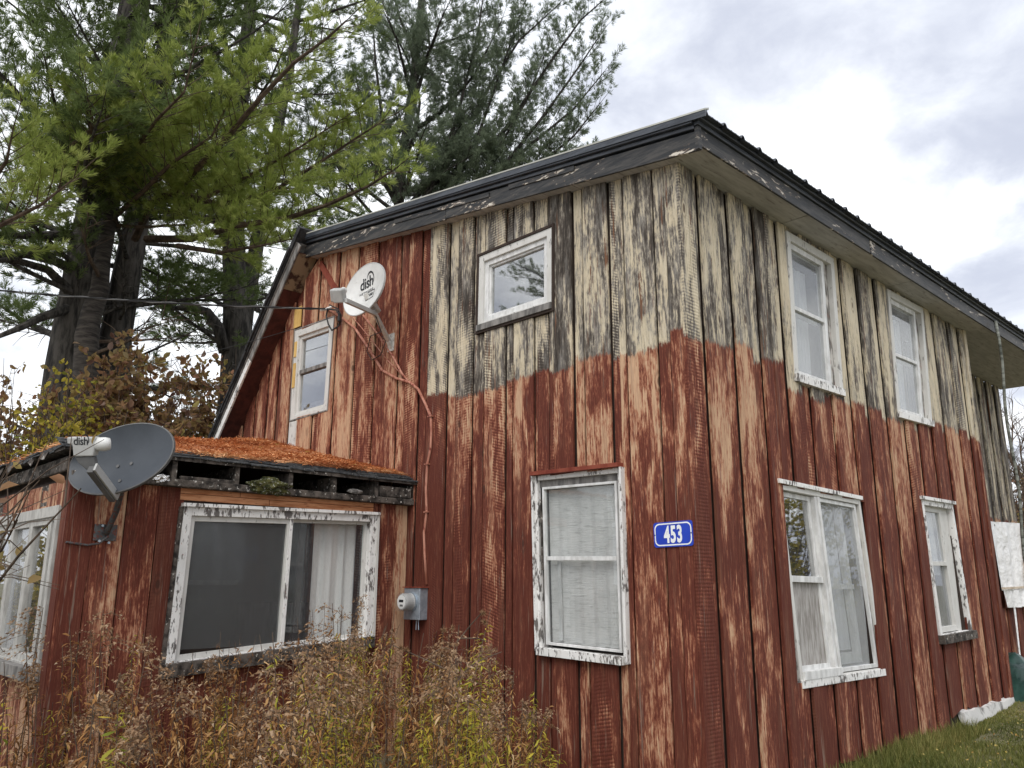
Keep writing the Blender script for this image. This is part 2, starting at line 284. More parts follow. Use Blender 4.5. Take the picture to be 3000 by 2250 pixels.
# ------------------------------------------------------------------ geometry helpers
WLOC = {}
def reg(o, loc): WLOC[o.name] = Vector(loc)
def setparent(o, par, loc):
    if par is not None:
        o.parent = par; o.matrix_parent_inverse = Matrix.Translation(-WLOC[par.name])
    o.location = loc; reg(o, loc)
def tag(o, label=None, cat=None, group=None, kind=None):
    for k, v in (('label', label), ('category', cat), ('group', group), ('kind', kind)):
        if v: o[k] = v
    return o
def empty(name, loc, label, cat, group=None, par=None):
    o = bpy.data.objects.new(name, None); o.empty_display_size = .2; col.objects.link(o); setparent(o, par, Vector(loc)); return tag(o, label, cat, group)
class MB:
    def __init__(s): s.v = []; s.f = []
    def add(s, vs, fs):
        b = len(s.v); s.v += [tuple(map(float, v)) for v in vs]; s.f += [tuple(b+i for i in f) for f in fs]; return s
    def hexa(s, a):   # 8 points: bottom ring 4, top ring 4
        return s.add(a, [(3, 2, 1, 0), (4, 5, 6, 7), (0, 1, 5, 4), (1, 2, 6, 5), (2, 3, 7, 6), (3, 0, 4, 7)])
    def box(s, x0, x1, y0, y1, z0, z1):
        return s.hexa([(x0, y0, z0), (x1, y0, z0), (x1, y1, z0), (x0, y1, z0), (x0, y0, z1), (x1, y0, z1), (x1, y1, z1), (x0, y1, z1)])
    def extr(s, prof, a, b):   # profile = list of 3d points, translate by vector a..b
        n = len(prof); P = [np.asarray(q, float) for q in prof]; a = np.asarray(a, float); b = np.asarray(b, float)
        return s.add([q+a for q in P]+[q+b for q in P], [tuple(range(n-1, -1, -1)), tuple(range(n, 2*n))]+[(i, (i+1) % n, n+(i+1) % n, n+i) for i in range(n)])
    def tube(s, pts, rad, n=6, cap=True):
        pts = [np.asarray(p, float) for p in pts]; k = len(pts)
        if not hasattr(rad, '__len__'): rad = [rad]*k
        vs = []; prev = None
        for i in range(k):
            t = pts[min(i+1, k-1)]-pts[max(i-1, 0)]; t = t/(np.linalg.norm(t)+1e-9)
            a = prev if prev is not None else (np.array([0, 0, 1.]) if abs(t[2]) < .9 else np.array([1., 0, 0]))
            x = a-t*(a@t); x /= np.linalg.norm(x)+1e-9; prev = x; y = np.cross(t, x)
            vs += [pts[i]+rad[i]*(math.cos(2*math.pi*j/n)*x+math.sin(2*math.pi*j/n)*y) for j in range(n)]
        fs = [(i*n+j, i*n+(j+1) % n, (i+1)*n+(j+1) % n, (i+1)*n+j) for i in range(k-1) for j in range(n)]
        if cap: fs += [tuple(range(n-1, -1, -1)), tuple((k-1)*n+j for j in range(n))]
        return s.add(vs, fs)
    def build(s, name, mat, par=None, smooth=False, origin=None, bevel=0):
        V = np.array(s.v); o3 = np.array(origin) if origin is not None else np.array([(V[:, 0].min()+V[:, 0].max())/2, (V[:, 1].min()+V[:, 1].max())/2, V[:, 2].min()])
        me = bpy.data.meshes.new(name); me.from_pydata((V-o3).tolist(), [], s.f); me.update()
        if smooth:
            me.polygons.foreach_set('use_smooth', [True]*len(me.polygons))
        o = bpy.data.objects.new(name, me); col.objects.link(o); me.materials.append(M[mat] if isinstance(mat, str) else mat)
        setparent(o, par, Vector(o3))
        if bevel:
            b = o.modifiers.new('bevel', 'BEVEL'); b.width = bevel; b.segments = 2; b.limit_method = 'ANGLE'
        return o
def trimesh(name, V, F, mat, par=None, tint=None, origin=None):
    """numpy triangles / quads into one object, tint = value per vertex"""
    V = np.asarray(V, np.float32); F = np.asarray(F, np.int32)
    o3 = np.array(origin, np.float32) if origin is not None else np.array([(V[:, 0].min()+V[:, 0].max())/2, (V[:, 1].min()+V[:, 1].max())/2, V[:, 2].min()], np.float32)
    me = bpy.data.meshes.new(name); k = F.shape[1]
    me.vertices.add(len(V)); me.vertices.foreach_set('co', (V-o3).ravel())
    me.loops.add(F.size); me.loops.foreach_set('vertex_index', F.ravel())
    me.polygons.add(len(F)); me.polygons.foreach_set('loop_start', np.arange(0, F.size, k, dtype=np.int32)); me.polygons.foreach_set('loop_total', np.full(len(F), k, np.int32))
    me.update(calc_edges=True)
    if tint is not None:
        a = me.attributes.new('tint', 'FLOAT', 'POINT'); a.data.foreach_set('value', np.asarray(tint, np.float32))
    o = bpy.data.objects.new(name, me); col.objects.link(o); me.materials.append(M[mat]); setparent(o, par, Vector(o3))
    if name in ('crown', 'foliage', 'leaves', 'plume'): o['kind'] = 'stuff'
    return o
def text_mesh(s, size, bold=0.0, xs=1.0, extrude=.001, spacing=1.0):
    c = bpy.data.curves.new('text', 'FONT'); c.body = s; c.size = size; c.align_x = 'CENTER'; c.align_y = 'CENTER'; c.offset = bold; c.extrude = extrude; c.space_character = spacing; c.resolution_u = 4
    o = bpy.data.objects.new('text', c); col.objects.link(o); bpy.context.view_layer.update()
    me = bpy.data.meshes.new_from_object(o.evaluated_get(bpy.context.evaluated_depsgraph_get()))
    V = [(v.co.x*xs, v.co.y, v.co.z) for v in me.vertices]; F = [tuple(p.vertices) for p in me.polygons]
    bpy.data.objects.remove(o); bpy.data.meshes.remove(me); bpy.data.curves.remove(c)
    return V, F
def place(V, O, X, Y, N): return [np.asarray(O)+v[0]*X+v[1]*Y+v[2]*N for v in V]
def unit(v): v = np.asarray(v, float); return v/np.linalg.norm(v)

# ------------------------------------------------------------------ walls: frames give a 3d point for (u along wall, z, d outward)
XP, YC, XR = -3.66, -3.44, -.76
FL = lambda u, z, d: (u, -d, z)              # gable wall (453)
FR = lambda u, z, d: (d, u, z)               # long side wall
FP = lambda u, z, d: (XP+d, u, z)            # porch side
FF = lambda u, z, d: (u, YC-d, z)            # porch front
FX = lambda u, z, d: (XR+d, u, z)            # recessed wall at the far end
def fbox(mb, F, u0, u1, z0, z1, d0, d1):
    return mb.hexa([F(u0, z0, d0), F(u1, z0, d0), F(u1, z0, d1), F(u0, z0, d1), F(u0, z1, d0), F(u1, z1, d0), F(u1, z1, d1), F(u0, z1, d1)])
SL = .148; KX = -6.02                         # main roof pitch, ridge
def gable_top(u):                             # underside of the soffit along the gable wall
    return Z0+(3.51-SL*u if u > KX else 3.51-SL*KX-1.155*(KX-u))
def backing(name, F, u0, u1, z0, topf, holes, par, cuts=(), mat='sheathing'):
    us = sorted({u0, u1, *cuts, *[h[0] for h in holes], *[h[1] for h in holes]}); mb = MB()
    for a, b in zip(us[:-1], us[1:]):
        m = (a+b)/2; iv = sorted((h[2], h[3]) for h in holes if h[0] <= m <= h[1]); z = z0
        for lo, hi in iv+[(1e9, 1e9)]:
            ta, tb = min(lo, topf(a)), min(lo, topf(b))
            if ta-z > .01 or tb-z > .01:
                mb.hexa([F(a, z, -.08), F(b, z, -.08), F(b, z, 0), F(a, z, 0), F(a, max(ta, z+.001), -.08), F(b, max(tb, z+.001), -.08), F(b, max(tb, z+.001), 0), F(a, max(ta, z+.001), 0)])
            z = hi
            if hi > 1e8: break
    return mb.build(name, mat, par)
def board(F, par, u0, u1, z0, z1a, z1b, d0, d1, pz, wear, rough_bottom=0.0, name='siding_board', mat='siding'):
    """one sawn board, a little warped: 5 rings"""
    n = 5; mb = MB(); vs = []; j = lambda s: random.uniform(-s, s)
    w0, w1 = j(.003), j(.003)
    for i in range(n):
        t = i/(n-1); za = z0+(z1a-z0)*t; zb = z0+(z1b-z0)*t
        if i == 0: za += j(rough_bottom)+rough_bottom*.6; zb += j(rough_bottom)+rough_bottom*.6
        e0, e1, dd = j(.003), j(.003), j(.003)
        vs += [F(u0+e0, za, d0), F(u1+e1, zb, d0), F(u1+e1, zb, d1+dd+w1), F(u0+e0, za, d1+dd+w0)]
    fs = [(3, 2, 1, 0), tuple(4*(n-1)+k for k in range(4))]
    for i in range(n-1):
        for k in range(4): fs.append((4*i+k, 4*i+(k+1) % 4, 4*i+4+(k+1) % 4, 4*i+4+k))
    mb.add(vs, fs); o = mb.build(name, mat, par); o['paint_z'] = float(pz); o['wear'] = float(wear); o['wear_up'] = .51 if F is FL else (.475 if F is FR else .56); return o
def edges(h, m):
    if len(h) < 5: return h[2], h[3]
    q = h[4]; lin = lambda a, b: a[1]+(b[1]-a[1])*(m-a[0])/(b[0]-a[0]); return lin(q[3], q[2])+.012, lin(q[0], q[1])-.012
def lay(F, par, u0, u1, z0, topf, holes, d0, d1, pz, wear, rb=0.0):
    """a board from z0 to the soffit, notched round the window openings"""
    cuts = sorted({u0, u1, *[c for h in holes for c in h[:2] if u0+.02 < c < u1-.02]})
    for a, b in zip(cuts[:-1], cuts[1:]):
        m = (a+b)/2; z = z0
        for lo, hi in sorted(edges(h, m) for h in holes if h[0] < m < h[1])+[(None, None)]:
            ta, tb = (topf(a), topf(b)) if lo is None else (lo, lo)
            if lo is not None and lo > min(topf(a), topf(b)): ta, tb = topf(a), topf(b)
            if min(ta, tb)-z > .03: board(F, par, a, b, z, ta, tb, d0, d1, pz, wear, rb if z == z0 else .004)
            if lo is None: break
            z = hi

# ------------------------------------------------------------------ ground
def build_ground():
    xs = np.unique(np.concatenate([np.linspace(-400, -30, 20), np.linspace(-30, 30, 121), np.linspace(30, 400, 20)])); n = len(xs)
    X, Y = np.meshgrid(xs, xs); Zg = .03*np.sin(X*1.3+.7)*np.cos(Y*.9)+.02*np.sin(X*3.1+Y*2.3)-.03
    near = (np.abs(X) < 30) & (np.abs(Y) < 30); Zg = np.where(near, Zg, -.03)
    sm = lambda q: np.clip(q, 0, 1)**2*(3-2*np.clip(q, 0, 1)); Zg = Zg-.12*sm((7.6-Y)/1.8)-.12*sm((4-Y)/4)
    V = np.stack([X.ravel(), Y.ravel(), Zg.ravel()], 1)
    i = np.arange(n*n).reshape(n, n); F = np.stack([i[:-1, :-1].ravel(), i[:-1, 1:].ravel(), i[1:, 1:].ravel(), i[1:, :-1].ravel()], 1)
    m, nt, p = newmat('turf'); V3 = objco(nt, (1, 1, 1), False)
    c = mixc(nt, ss(nt, noise(nt, V3, 1.3, 6), .4, .6), (.13, .125, .065), (.21, .19, .115))
    c = mixc(nt, ss(nt, noise(nt, V3, 9, 6), .5, .7), c, (.10, .07, .035))
    setp(nt, p, Base_Color=c, Roughness=.95, Normal=bump(nt, noise(nt, V3, 30, 5), .8, .03)); M['turf'] = m
    tag(trimesh('ground', V, F, 'turf'), kind='structure', label='grassy ground around the old red house')
build_ground()
def build_drive():
    g = 40; X, Y = np.meshgrid(np.linspace(-40, 40, g), np.linspace(-14, -5.2, 12)); Zd = np.full_like(X, -.262)
    V = np.stack([X.ravel(), (Y+.25*np.sin(X*.9)+.15*np.sin(X*2.3)).ravel(), Zd.ravel()+.05], 1); i = np.arange(g*12).reshape(12, g); F = np.stack([i[:-1, :-1].ravel(), i[:-1, 1:].ravel(), i[1:, 1:].ravel(), i[1:, :-1].ravel()], 1)
    simple('gravel', (.24, .225, .20), (.42, .40, .37), (30, 30, 30), .95, bs=1, bd=.02); tag(trimesh('gravel_drive', V, F, 'gravel'), kind='structure', label='gravel drive in front of the house')
build_drive()
def ground_z(x, y):
    sm = lambda q: min(max(q, 0), 1)**2*(3-2*min(max(q, 0), 1))
    return -.12*sm((7.6-y)/1.8)-.12*sm((4-y)/4)+.03*math.sin(x*1.3+.7)*math.cos(y*.9)+.02*math.sin(x*3.1+y*2.3)-.03

# ------------------------------------------------------------------ windows
class Win:
    """window part of a house; a,b in metres from the lower left outer corner, mapped on a (slightly racked) quad of wall coordinates"""
    def __init__(s, F, quad, par, mat='white_trim', label=None):
        s.F = F; s.tl, s.tr, s.br, s.bl = [np.array(q) for q in quad]; s.par = par
        s.W = (np.linalg.norm(s.tr-s.tl)+np.linalg.norm(s.br-s.bl))/2; s.H = (np.linalg.norm(s.tl-s.bl)+np.linalg.norm(s.tr-s.br))/2
        s.root = None; s.mat = mat; s.label = label
    def P(s, a, b, d):
        x, y = a/s.W, b/s.H; q = (s.bl*(1-x)+s.br*x)*(1-y)+(s.tl*(1-x)+s.tr*x)*y; return s.F(q[0], q[1], d)
    def bx(s, mb, a0, a1, b0, b1, d0, d1):
        return mb.hexa([s.P(a0, b0, d0), s.P(a1, b0, d0), s.P(a1, b0, d1), s.P(a0, b0, d1), s.P(a0, b1, d0), s.P(a1, b1, d0), s.P(a1, b1, d1), s.P(a0, b1, d1)])
    def ring(s, mb, a0, a1, b0, b1, w, d0, d1, wt=None, wb=None):
        wt = w if wt is None else wt; wb = w if wb is None else wb
        s.bx(mb, a0, a0+w, b0, b1, d0, d1); s.bx(mb, a1-w, a1, b0, b1, d0, d1)
        s.bx(mb, a0+w, a1-w, b1-wt, b1, d0, d1); s.bx(mb, a0+w, a1-w, b0, b0+wb, d0, d1); return mb
    def casing(s, w, d0=-.02, d1=.06, wt=None, wb=None, mat=None):
        o = s.ring(MB(), 0, s.W, 0, s.H, w, d0, d1, wt, wb).build('window', mat or s.mat, s.par, bevel=.004); s.root = o
        if s.label: o['label'] = s.label
        return o
    def part(s, name, mb, mat, label=None, bevel=.002):
        o = mb.build(name, mat, s.root, bevel=bevel)
        if label: o['label'] = label
        return o
    def pane(s, a0, a1, b0, b1, d, mat='glass', name='pane', label=None):
        mb = MB(); s.bx(mb, a0, a1, b0, b1, d-.003, d); return s.part(name, mb, mat, label, 0)
    def cloth(s, a0, a1, b0, b1, d, amp, waves, mat, name='curtain', label=None, gather=0.0):
        n = max(12, int(waves*8)); V = []; F = []
        for i in range(n+1):
            t = i/n; off = amp*(math.sin(t*waves*2*math.pi+1.3*math.sin(t*7+1))+.45*math.sin(t*waves*4.3*math.pi+2))
            for k in range(4):
                y = k/3; g = gather*(1-abs(2*y-1))*0
                V.append(s.P(a0+(a1-a0)*t+g, b0+(b1-b0)*y, d+off*(1-.35*y)))
        for i in range(n):
            for k in range(3): F.append((i*4+k, i*4+4+k, i*4+5+k, i*4+1+k))
        mb = MB(); mb.add(V, F); o = mb.build(name, mat, s.root, smooth=True)
        if label: o['label'] = label
        return o
    def hole(s, inset=.02):
        return (max(s.tl[0], s.bl[0])+inset, min(s.tr[0], s.br[0])-inset, max(s.bl[1], s.br[1])+inset, min(s.tl[1], s.tr[1])-inset)
def Q(F, pts):
    if F is FL: return [(lambda p: (p[0], p[2]))(aty(*q, 0)) for q in pts]
    if F is FR: return [(lambda p: (p[1], p[2]))(atx(*q, 0)) for q in pts]
    if F is FP: return [(lambda p: (p[1], p[2]))(atx(*q, XP)) for q in pts]
    if F is FF: return [(lambda p: (p[0], p[2]))(aty(*q, YC)) for q in pts]
    if F is FX: return [(lambda p: (p[1], p[2]))(atx(*q, XR)) for q in pts]
QL1 = Q(FL, [(1575, 1396), (1828, 1370), (1847, 1937), (1588, 1906)])
QL2 = Q(FL, [(1415, 756), (1629, 669), (1629, 908), (1410, 975)])
QL3 = Q(FL, [(874, 971), (988, 931), (968, 1202), (859, 1233)])
QR1 = Q(FR, [(2287, 680), (2426, 762), (2455, 1157), (2312, 1111)])
QR2 = Q(FR, [(2584, 849), (2689, 906), (2717, 1246), (2616, 1218)])
QR3 = Q(FR, [(2266, 1417), (2506, 1466), (2578, 1967), (2333, 2004)])
QR4 = Q(FR, [(2686, 1464), (2778, 1479), (2837, 1856), (2744, 1873)])
QP1 = Q(FP, [(533, 1485), (1096, 1510), (1080, 1880), (475, 1967)])
QP2 = [(-5.95, Z0+.60), (-3.80, Z0+.60), (-3.80, Z0-.72), (-5.95, Z0-.72)]
def hole_of(q, inset=.02):
    if inset: return (max(q[0][0], q[3][0])+inset, min(q[1][0], q[2][0])-inset, max(q[2][1], q[3][1])+inset, min(q[0][1], q[1][1])-inset)
    return ((q[0][0]+q[3][0])/2, (q[1][0]+q[2][0])/2, (q[2][1]+q[3][1])/2, (q[0][1]+q[1][1])/2, q)

# ------------------------------------------------------------------ the house
FAR = 6.95; END = 11.4
house = empty('house', (-4, 4, 0), 'weathered two storey house with peeling red and cream board siding', 'house')
def build_house():
    # gable wall with its boards
    holesL = [hole_of(q) for q in (QL1, QL2, QL3)]
    gw = backing('gable_wall', FL, -9.3, -.03, -.5, gable_top, holesL, house, cuts=(KX,))
    lines = [-8.62, -8.25, -7.87, -7.53, -7.16, -6.87, -6.48, -5.86, -5.36, -4.90, -4.45, -3.96, -3.545, -3.035, -2.612, -2.108, -1.705, -1.192, -.748, -.238]
    prev = -9.0
    cutL = [hole_of(q, .0) for q in (QL1, QL2, QL3)]
    for i, ln in enumerate(lines):
        split = prev+(ln-prev)*random.uniform(.33, .46)
        for (a, b, d0, d1) in ((prev+random.uniform(.013, .021), split-random.uniform(.034, .042), .002, .024), (split, ln, .0275, random.uniform(.047, .052))):
            m = (a+b)/2
            pz = 50 if m < -3.34 else Z0+1.95+.02*math.sin(m*3)+random.uniform(-.055, .055)
            lay(FL, gw, a, b, -.24, gable_top, cutL, d0, d1, pz, .475+random.uniform(-.05, .05), .0)
        prev = ln
    # last boards up to the corner
    lay(FL, gw, -.222, -.11, -.24, gable_top, cutL, .002, .04, Z0+1.93, .47); lay(FL, gw, -.10, .024, -.24, gable_top, cutL, .0275, .0485, Z0+2.03, .44)
    # long side wall
    topR = lambda u: Z0+3.505
    holesR = [hole_of(q) for q in (QR1, QR2, QR3, QR4)]
    sw = backing('side_wall', FR, 0, FAR, -.5, topR, holesR, house)
    linesR = [.0, .27, .741, 1.194, 1.649, 2.095, 2.563, 3.022, 3.445, 3.936, 4.435, 4.841, 5.294, 5.777, 6.293, 6.732, FAR]
    cutR = [hole_of(q, .0) for q in (QR1, QR2, QR3, QR4)]
    for i in range(len(linesR)-1):
        a, b = linesR[i], linesR[i+1]; sp = a+(b-a)*random.uniform(.54, .66)
        m = (a+b)/2; base = 2.0 if m < 1.5 else (1.82 if m < 5 else 1.97)
        for (p, q, d0, d1) in ((a-(.049 if i == 0 else 0), sp, .0275, random.uniform(.049, .054)), (sp+random.uniform(.034, .044), b-random.uniform(.020, .032) if i < len(linesR)-2 else b, .002, .026)):
            lay(FR, sw, p, q, (ground_z(.05, m)+.02 if m < 5 else -.03), topR, cutR, d0, d1, Z0+base+random.uniform(-.07, .07), .47+random.uniform(-.05, .05), .06 if 2.2 < m < 6 else .02)
    # corner board at the far end of the side wall
    lay(FR, sw, FAR-.09, FAR+.022, .02, topR, [], .053, .072, Z0+1.9, .47)
    # recessed wall beyond
    qpl = Q(FX, [(2879, 1535), (2968, 1540), (2978, 1723), (2908, 1727)])
    rw = backing('rear_side_wall', FX, FAR-.6, 11.25, -.3, topR, [], house)
    u = FAR-.5
    while u < 11.2:
        n = min(u+.44, 11.25); s2 = u+.25
        lay(FX, rw, u, s2, .02, topR, [], .0225, .046, Z0+1.05, .50+random.uniform(-.03, .05)); lay(FX, rw, s2-.03, n-.025, .02, topR, [], .002, .022, Z0+1.0, .50); u = n
    # wall that closes the recess and the far end (never seen from the road side)
    MB().box(XR, -.08, FAR-.08, FAR, -.3, Z0+3.50).build('return_wall', 'sheathing', house)
    eb = MB(); eb.box(-9.2, XR, 11.17, 11.25, -.3, Z0+3.5); eb.build('back_wall', 'sheathing', house)
    MB().box(-9.3, -9.22, .0, 11.1, -.3, Z0+.55).build('low_side_wall', 'sheathing', house)
    fl = MB(); fl.box(-9.2, -.09, .09, 6.85, Z0-1.1, Z0-1.0); fl.build('floor', 'interior', house)
    fl = MB(); fl.box(-9.0, -.09, .09, 6.85, Z0+1.42, Z0+1.52); fl.build('upper_floor', 'interior', house)
    pt = MB(); pt.box(-9.0, -.09, 3.4, 3.5, Z0-1.0, Z0+3.4); pt.build('partition', 'interior', house)
    pt = MB(); pt.box(-3.0, -2.9, .09, 11.1, Z0-.999, Z0+3.45); pt.build('partition', 'interior', house)

    # ---- roof: corrugated metal sheets on a dark trim
    EX, RY = .335, -.165
    roof = MB(); zt = lambda x: Z0+3.73-SL*(x-.36)
    roof.extr([(.36, 0, zt(.36)), (.36, 0, zt(.36)-.06), (KX-.1, 0, zt(KX-.1)-.06), (KX-.1, 0, zt(KX-.1))], (0, RY, 0), (0, END+.15, 0))
    roof = roof.build('roof', 'dark_trim', house)
    # steep far slope
    sx0, sz0 = KX, gable_top(KX); dirx, dirz = -1/math.hypot(1, 1.155), -1.155/math.hypot(1, 1.155); nx, nz = -dirz*-1, dirx*-1
    nx, nz = -1.155/math.hypot(1, 1.155), 1/math.hypot(1, 1.155)
    LEN = 4.7
    def steep(mb, n0, n1, y0, y1, l0=-.1, l1=LEN):
        pr = [(sx0+dirx*l+nx*n, 0, sz0+dirz*l+nz*n) for l, n in ((l0, n0), (l1, n0), (l1, n1), (l0, n1))]
        return mb.extr(pr, (0, y0, 0), (0, y1, 0))
    o = steep(MB(), .115, .20, -.37, END+.2, -.33, LEN+.1).build('steep_roof', 'tar_roof', house)
    # uneven layers of roll roofing on the rake edge
    l = 0.0
    while l < LEN:
        L2 = min(l+random.uniform(.5, .9), LEN); mb = steep(MB(), .13+random.uniform(-.01, .02), .185, -.37-random.uniform(.012, .03), -.30, l, L2); mb.build('roll_roofing', 'tar_roof', o); l = L2
    s2 = steep(MB(), .0, .02, -.305, -.0, -.02, LEN).build('steep_soffit', 'soffit_maroon', house)
    steep(MB(), -.006, .0, -.30, -.02, -.015, .55).build('soffit_patch', 'soffit_tan', s2, ).__setitem__('label', 'unpainted tan top end of the maroon soffit')
    rb = steep(MB(), -.012, .10, -.33, -.307, -.12, 1.75).build('rake_board', 'grey_wood', house, bevel=.004); rb['label'] = 'bare grey upper rake board'
    rb = steep(MB(), -.012, .085, -.335, -.307, 1.757, LEN).build('rake_board', 'white_worn', house, bevel=.004); rb['label'] = 'lower rake board with peeling white paint'
    steep(MB(), .10, .114, -.345, -.02, -.12, LEN).build('drip_strip', 'grey_wood', house)
    # eave soffit panels, flat
    y = RY; ends = [1.75, 4.35, FAR+.02]
    for i, e in enumerate(ends):
        MB().box(.002, EX, y+.007, e-.007, Z0+3.512, Z0+3.53).build('soffit_panel', 'soffit', roof); y = e
    MB().box(XR, EX, FAR+.004, END, Z0+3.509+.004, Z0+3.53).build('soffit_panel', 'soffit', roof)
    # rake soffit panels (sloping)
    def rake(mb, z0, z1, y0, y1, xa, xb):
        g = lambda x: Z0+3.51-SL*x
        return mb.hexa([(xb, y0, g(xb)+z0), (xa, y0, g(xa)+z0), (xa, y1, g(xa)+z0), (xb, y1, g(xb)+z0), (xb, y0, g(xb)+z1), (xa, y0, g(xa)+z1), (xa, y1, g(xa)+z1), (xb, y1, g(xb)+z1)])
    for xa, xb in ((-.003, -2.4), (-2.408, -4.85), (-4.858, KX-.05)): rake(MB(), .003, .02, RY, -.001, xa, xb).build('soffit_panel', 'soffit', roof)
    # fascias: eave (two lengths) and rake (two lengths)
    for y0, y1, dz in ((RY-.0, 3.12, 0), (3.128, 7.3, -.006), (7.306, END+.15, .004)):
        MB().box(EX, EX+.022, y0+.012, y1, Z0+3.50+dz, Z0+3.665+dz).build('fascia_board', 'dark_trim', roof, bevel=.004)
    for xa, xb, dz in ((EX+.022, -2.93, 0), (-2.936, KX-.06, -.012)):
        rake(MB(), -.012+dz, .165+dz, RY-.024, RY-.0005, xa, xb).build('fascia_board', 'dark_trim', roof, bevel=.004)
    MB().box(EX-.001, EX+.034, RY-.034, RY+.012, Z0+3.46-.005, Z0+3.66).build('corner_trim', 'dark_trim', roof)
    # crown mouldings: stepped
    for k, (dz0, dz1, out) in enumerate(((.165, .205, .045), (.205, .235, .075))):
        MB().box(EX, EX+out, RY-out-.002, END+.15, Z0+3.50+dz0, Z0+3.50+dz1-.001).build('moulding', 'dark_metal', roof, bevel=.006)
        rake(MB(), dz0+.015, dz1+.014, RY-out, RY+.01, EX, KX-.08).build('moulding', 'dark_metal', roof, bevel=.006)
    # torn lengths of trim on the rake
    for xa, xb, z in ((-2.2, -3.9, .10), (-1.0, -1.9, .12)):
        rake(MB(), z, z+.05, RY-.036, RY-.025, xa, xb).build('trim_strip', 'dark_trim', roof)
    # metal sheets with ribs
    ry0 = RY-.075; rib = .285
    def sheet(y0, y1):
        pr = []; y = y0
        while y < y1-.01:
            pr += [(y, 0), (y+.018, .030), (y+.042, .030), (y+.062, 0)]
            for q in (.13, .2): pr += [(y+q-.012, 0), (y+q, .006), (y+q+.012, 0)]
            y += rib
        pr.append((y1, 0))
        V = []; F = []
        for x in (.46, KX-.12):
            V += [(x, a, zt(x)+.012+h) for a, h in pr]
        for x in (.46, KX-.12):
            V += [(x, a, zt(x)+.004+(h if h > .02 else h*.5)*.96) for a, h in pr]
        n = len(pr)
        for i in range(n-1): F += [(i, i+1, n+i+1, n+i), (2*n+i, 3*n+i, 3*n+i+1, 2*n+i+1), (i, 2*n+i, 2*n+i+1, i+1)]
        return MB().add(V, F)
    y = ry0
    while y < END+.1:
        e = y+rib*3; sheet(y, e).build('metal_sheet', 'dark_metal', roof); y = e+.0006
    # pale drip edge on the rake
    g = lambda x: zt(x)
    mb = MB(); a, b = .475, KX-.13
    mb.hexa([(b, ry0-.012, g(b)-.035), (a, ry0-.012, g(a)-.035), (a, ry0-.004, g(a)-.035), (b, ry0-.004, g(b)-.035), (b, ry0-.012, g(b)+.02), (a, ry0-.012, g(a)+.02), (a, ry0+.03, g(a)+.045), (b, ry0+.03, g(b)+.045)])
    mb.build('rake_flashing', 'dark_metal', roof)
    mb = MB(); mb.hexa([(b, ry0-.016, g(b)+.021), (a, ry0-.016, g(a)+.021), (a, ry0+.05, g(a)+.046), (b, ry0+.05, g(b)+.046), (b, ry0-.016, g(b)+.036), (a, ry0-.016, g(a)+.036), (a, ry0+.05, g(a)+.068), (b, ry0+.05, g(b)+.068)])
    mb.build('rake_cap', 'pale_metal', roof)
    # rake edge of the ridge
    # ---- windows in the gable wall
    w = Win(FL, QL2, house, 'white_trim'); w.casing(.075, -.03, .055, .075, .09); W, H = w.W, w.H
    w.part('outer_frame', w.ring(MB(), -.028, W+.028, -.028, H+.028, .028, .0, .066), 'sheathing')
    w.part('sash', w.ring(MB(), .075, W-.075, .09, H-.075, .055, -.03, .032), 'white_clean')
    w.part('bead', w.ring(MB(), .13, W-.13, .145, H-.13, .022, -.03, .012), 'white_clean')
    w.part('sill', w.bx(MB(), .0, W, -.001, .065, .056, .08), 'grey_wood')
    w.pane(.145, W-.145, .16, H-.145, -.012, 'glass_sky')
    w = Win(FL, QL1, house, 'white_worn', 'tall ground floor window with wrinkled plastic behind the storm frame'); w.casing(.035, -.06, .045, .045, .03, mat='white_worn'); W, H = w.W, w.H
    w.part('head_trim', w.bx(MB(), -.01, W+.01, H, H+.035, .0, .10), 'red_paint'); w.part('jamb_trim', w.bx(MB(), -.02, .0, 0, H, .0, .075), 'white_worn'); w.part('jamb_trim', w.bx(MB(), W, W+.022, -.02, H, .0, .075), 'white_worn')
    w.part('sill', w.bx(MB(), .02, W-.02, -.03, .035, .0, .10), 'white_worn')
    w.part('storm_frame', w.ring(MB(), .085, W-.06, .06, H-.11, .022, -.005, .035), 'white_clean'); w.part('head_board', w.bx(MB(), .036, W-.036, H-.11, H-.046, -.05, .01), 'grey_wood')
    w.part('side_strip', w.bx(MB(), .036, .084, .03, H-.11, -.05, .0), 'grey_wood'); w.part('side_strip', w.bx(MB(), W-.06, W-.036, .03, H-.11, -.05, .015), 'rot_wood')
    w.part('meeting_rail', w.bx(MB(), .115, W-.09, H*.505, H*.505+.035, .0, .03), 'white_clean')
    w.pane(.115, W-.09, .09, H*.505, .012, 'glass'); w.pane(.115, W-.09, H*.505+.035, H-.14, .016, 'glass')
    w.cloth(.10, W-.08, .08, H-.13, -.045, .006, 5, 'wrinkled_plastic', 'plastic_sheet')
    w.part('inner_frame', w.bx(MB(), .20, .235, .10, H*.5, -.038, -.02), 'white_clean')
    w.part('loose_strip', w.bx(MB(), .062, .078, H*.45, H*.86, .02, .045), 'rot_wood')
    w = Win(FL, QL3, house, 'white_trim', 'attic window under the satellite dish with grey meeting rail'); w.casing(.10, -.03, .05, .10, .05); W, H = w.W, w.H
    w.part('outer_frame', w.ring(MB(), -.018, W+.018, -.018, H+.018, .018, .0, .055), 'grey_wood')
    w.part('sash', w.ring(MB(), .10, W-.10, .05, H-.10, .05, -.03, .02), 'white_trim'); w.part('meeting_rail', w.bx(MB(), .15, W-.15, H*.49, H*.49+.055, -.02, .03), 'grey_wood')
    w.pane(.15, W-.15, .10, H*.49, -.005, 'glass_sky'); w.pane(.15, W-.15, H*.49+.055, H-.15, -.014, 'glass_sky')
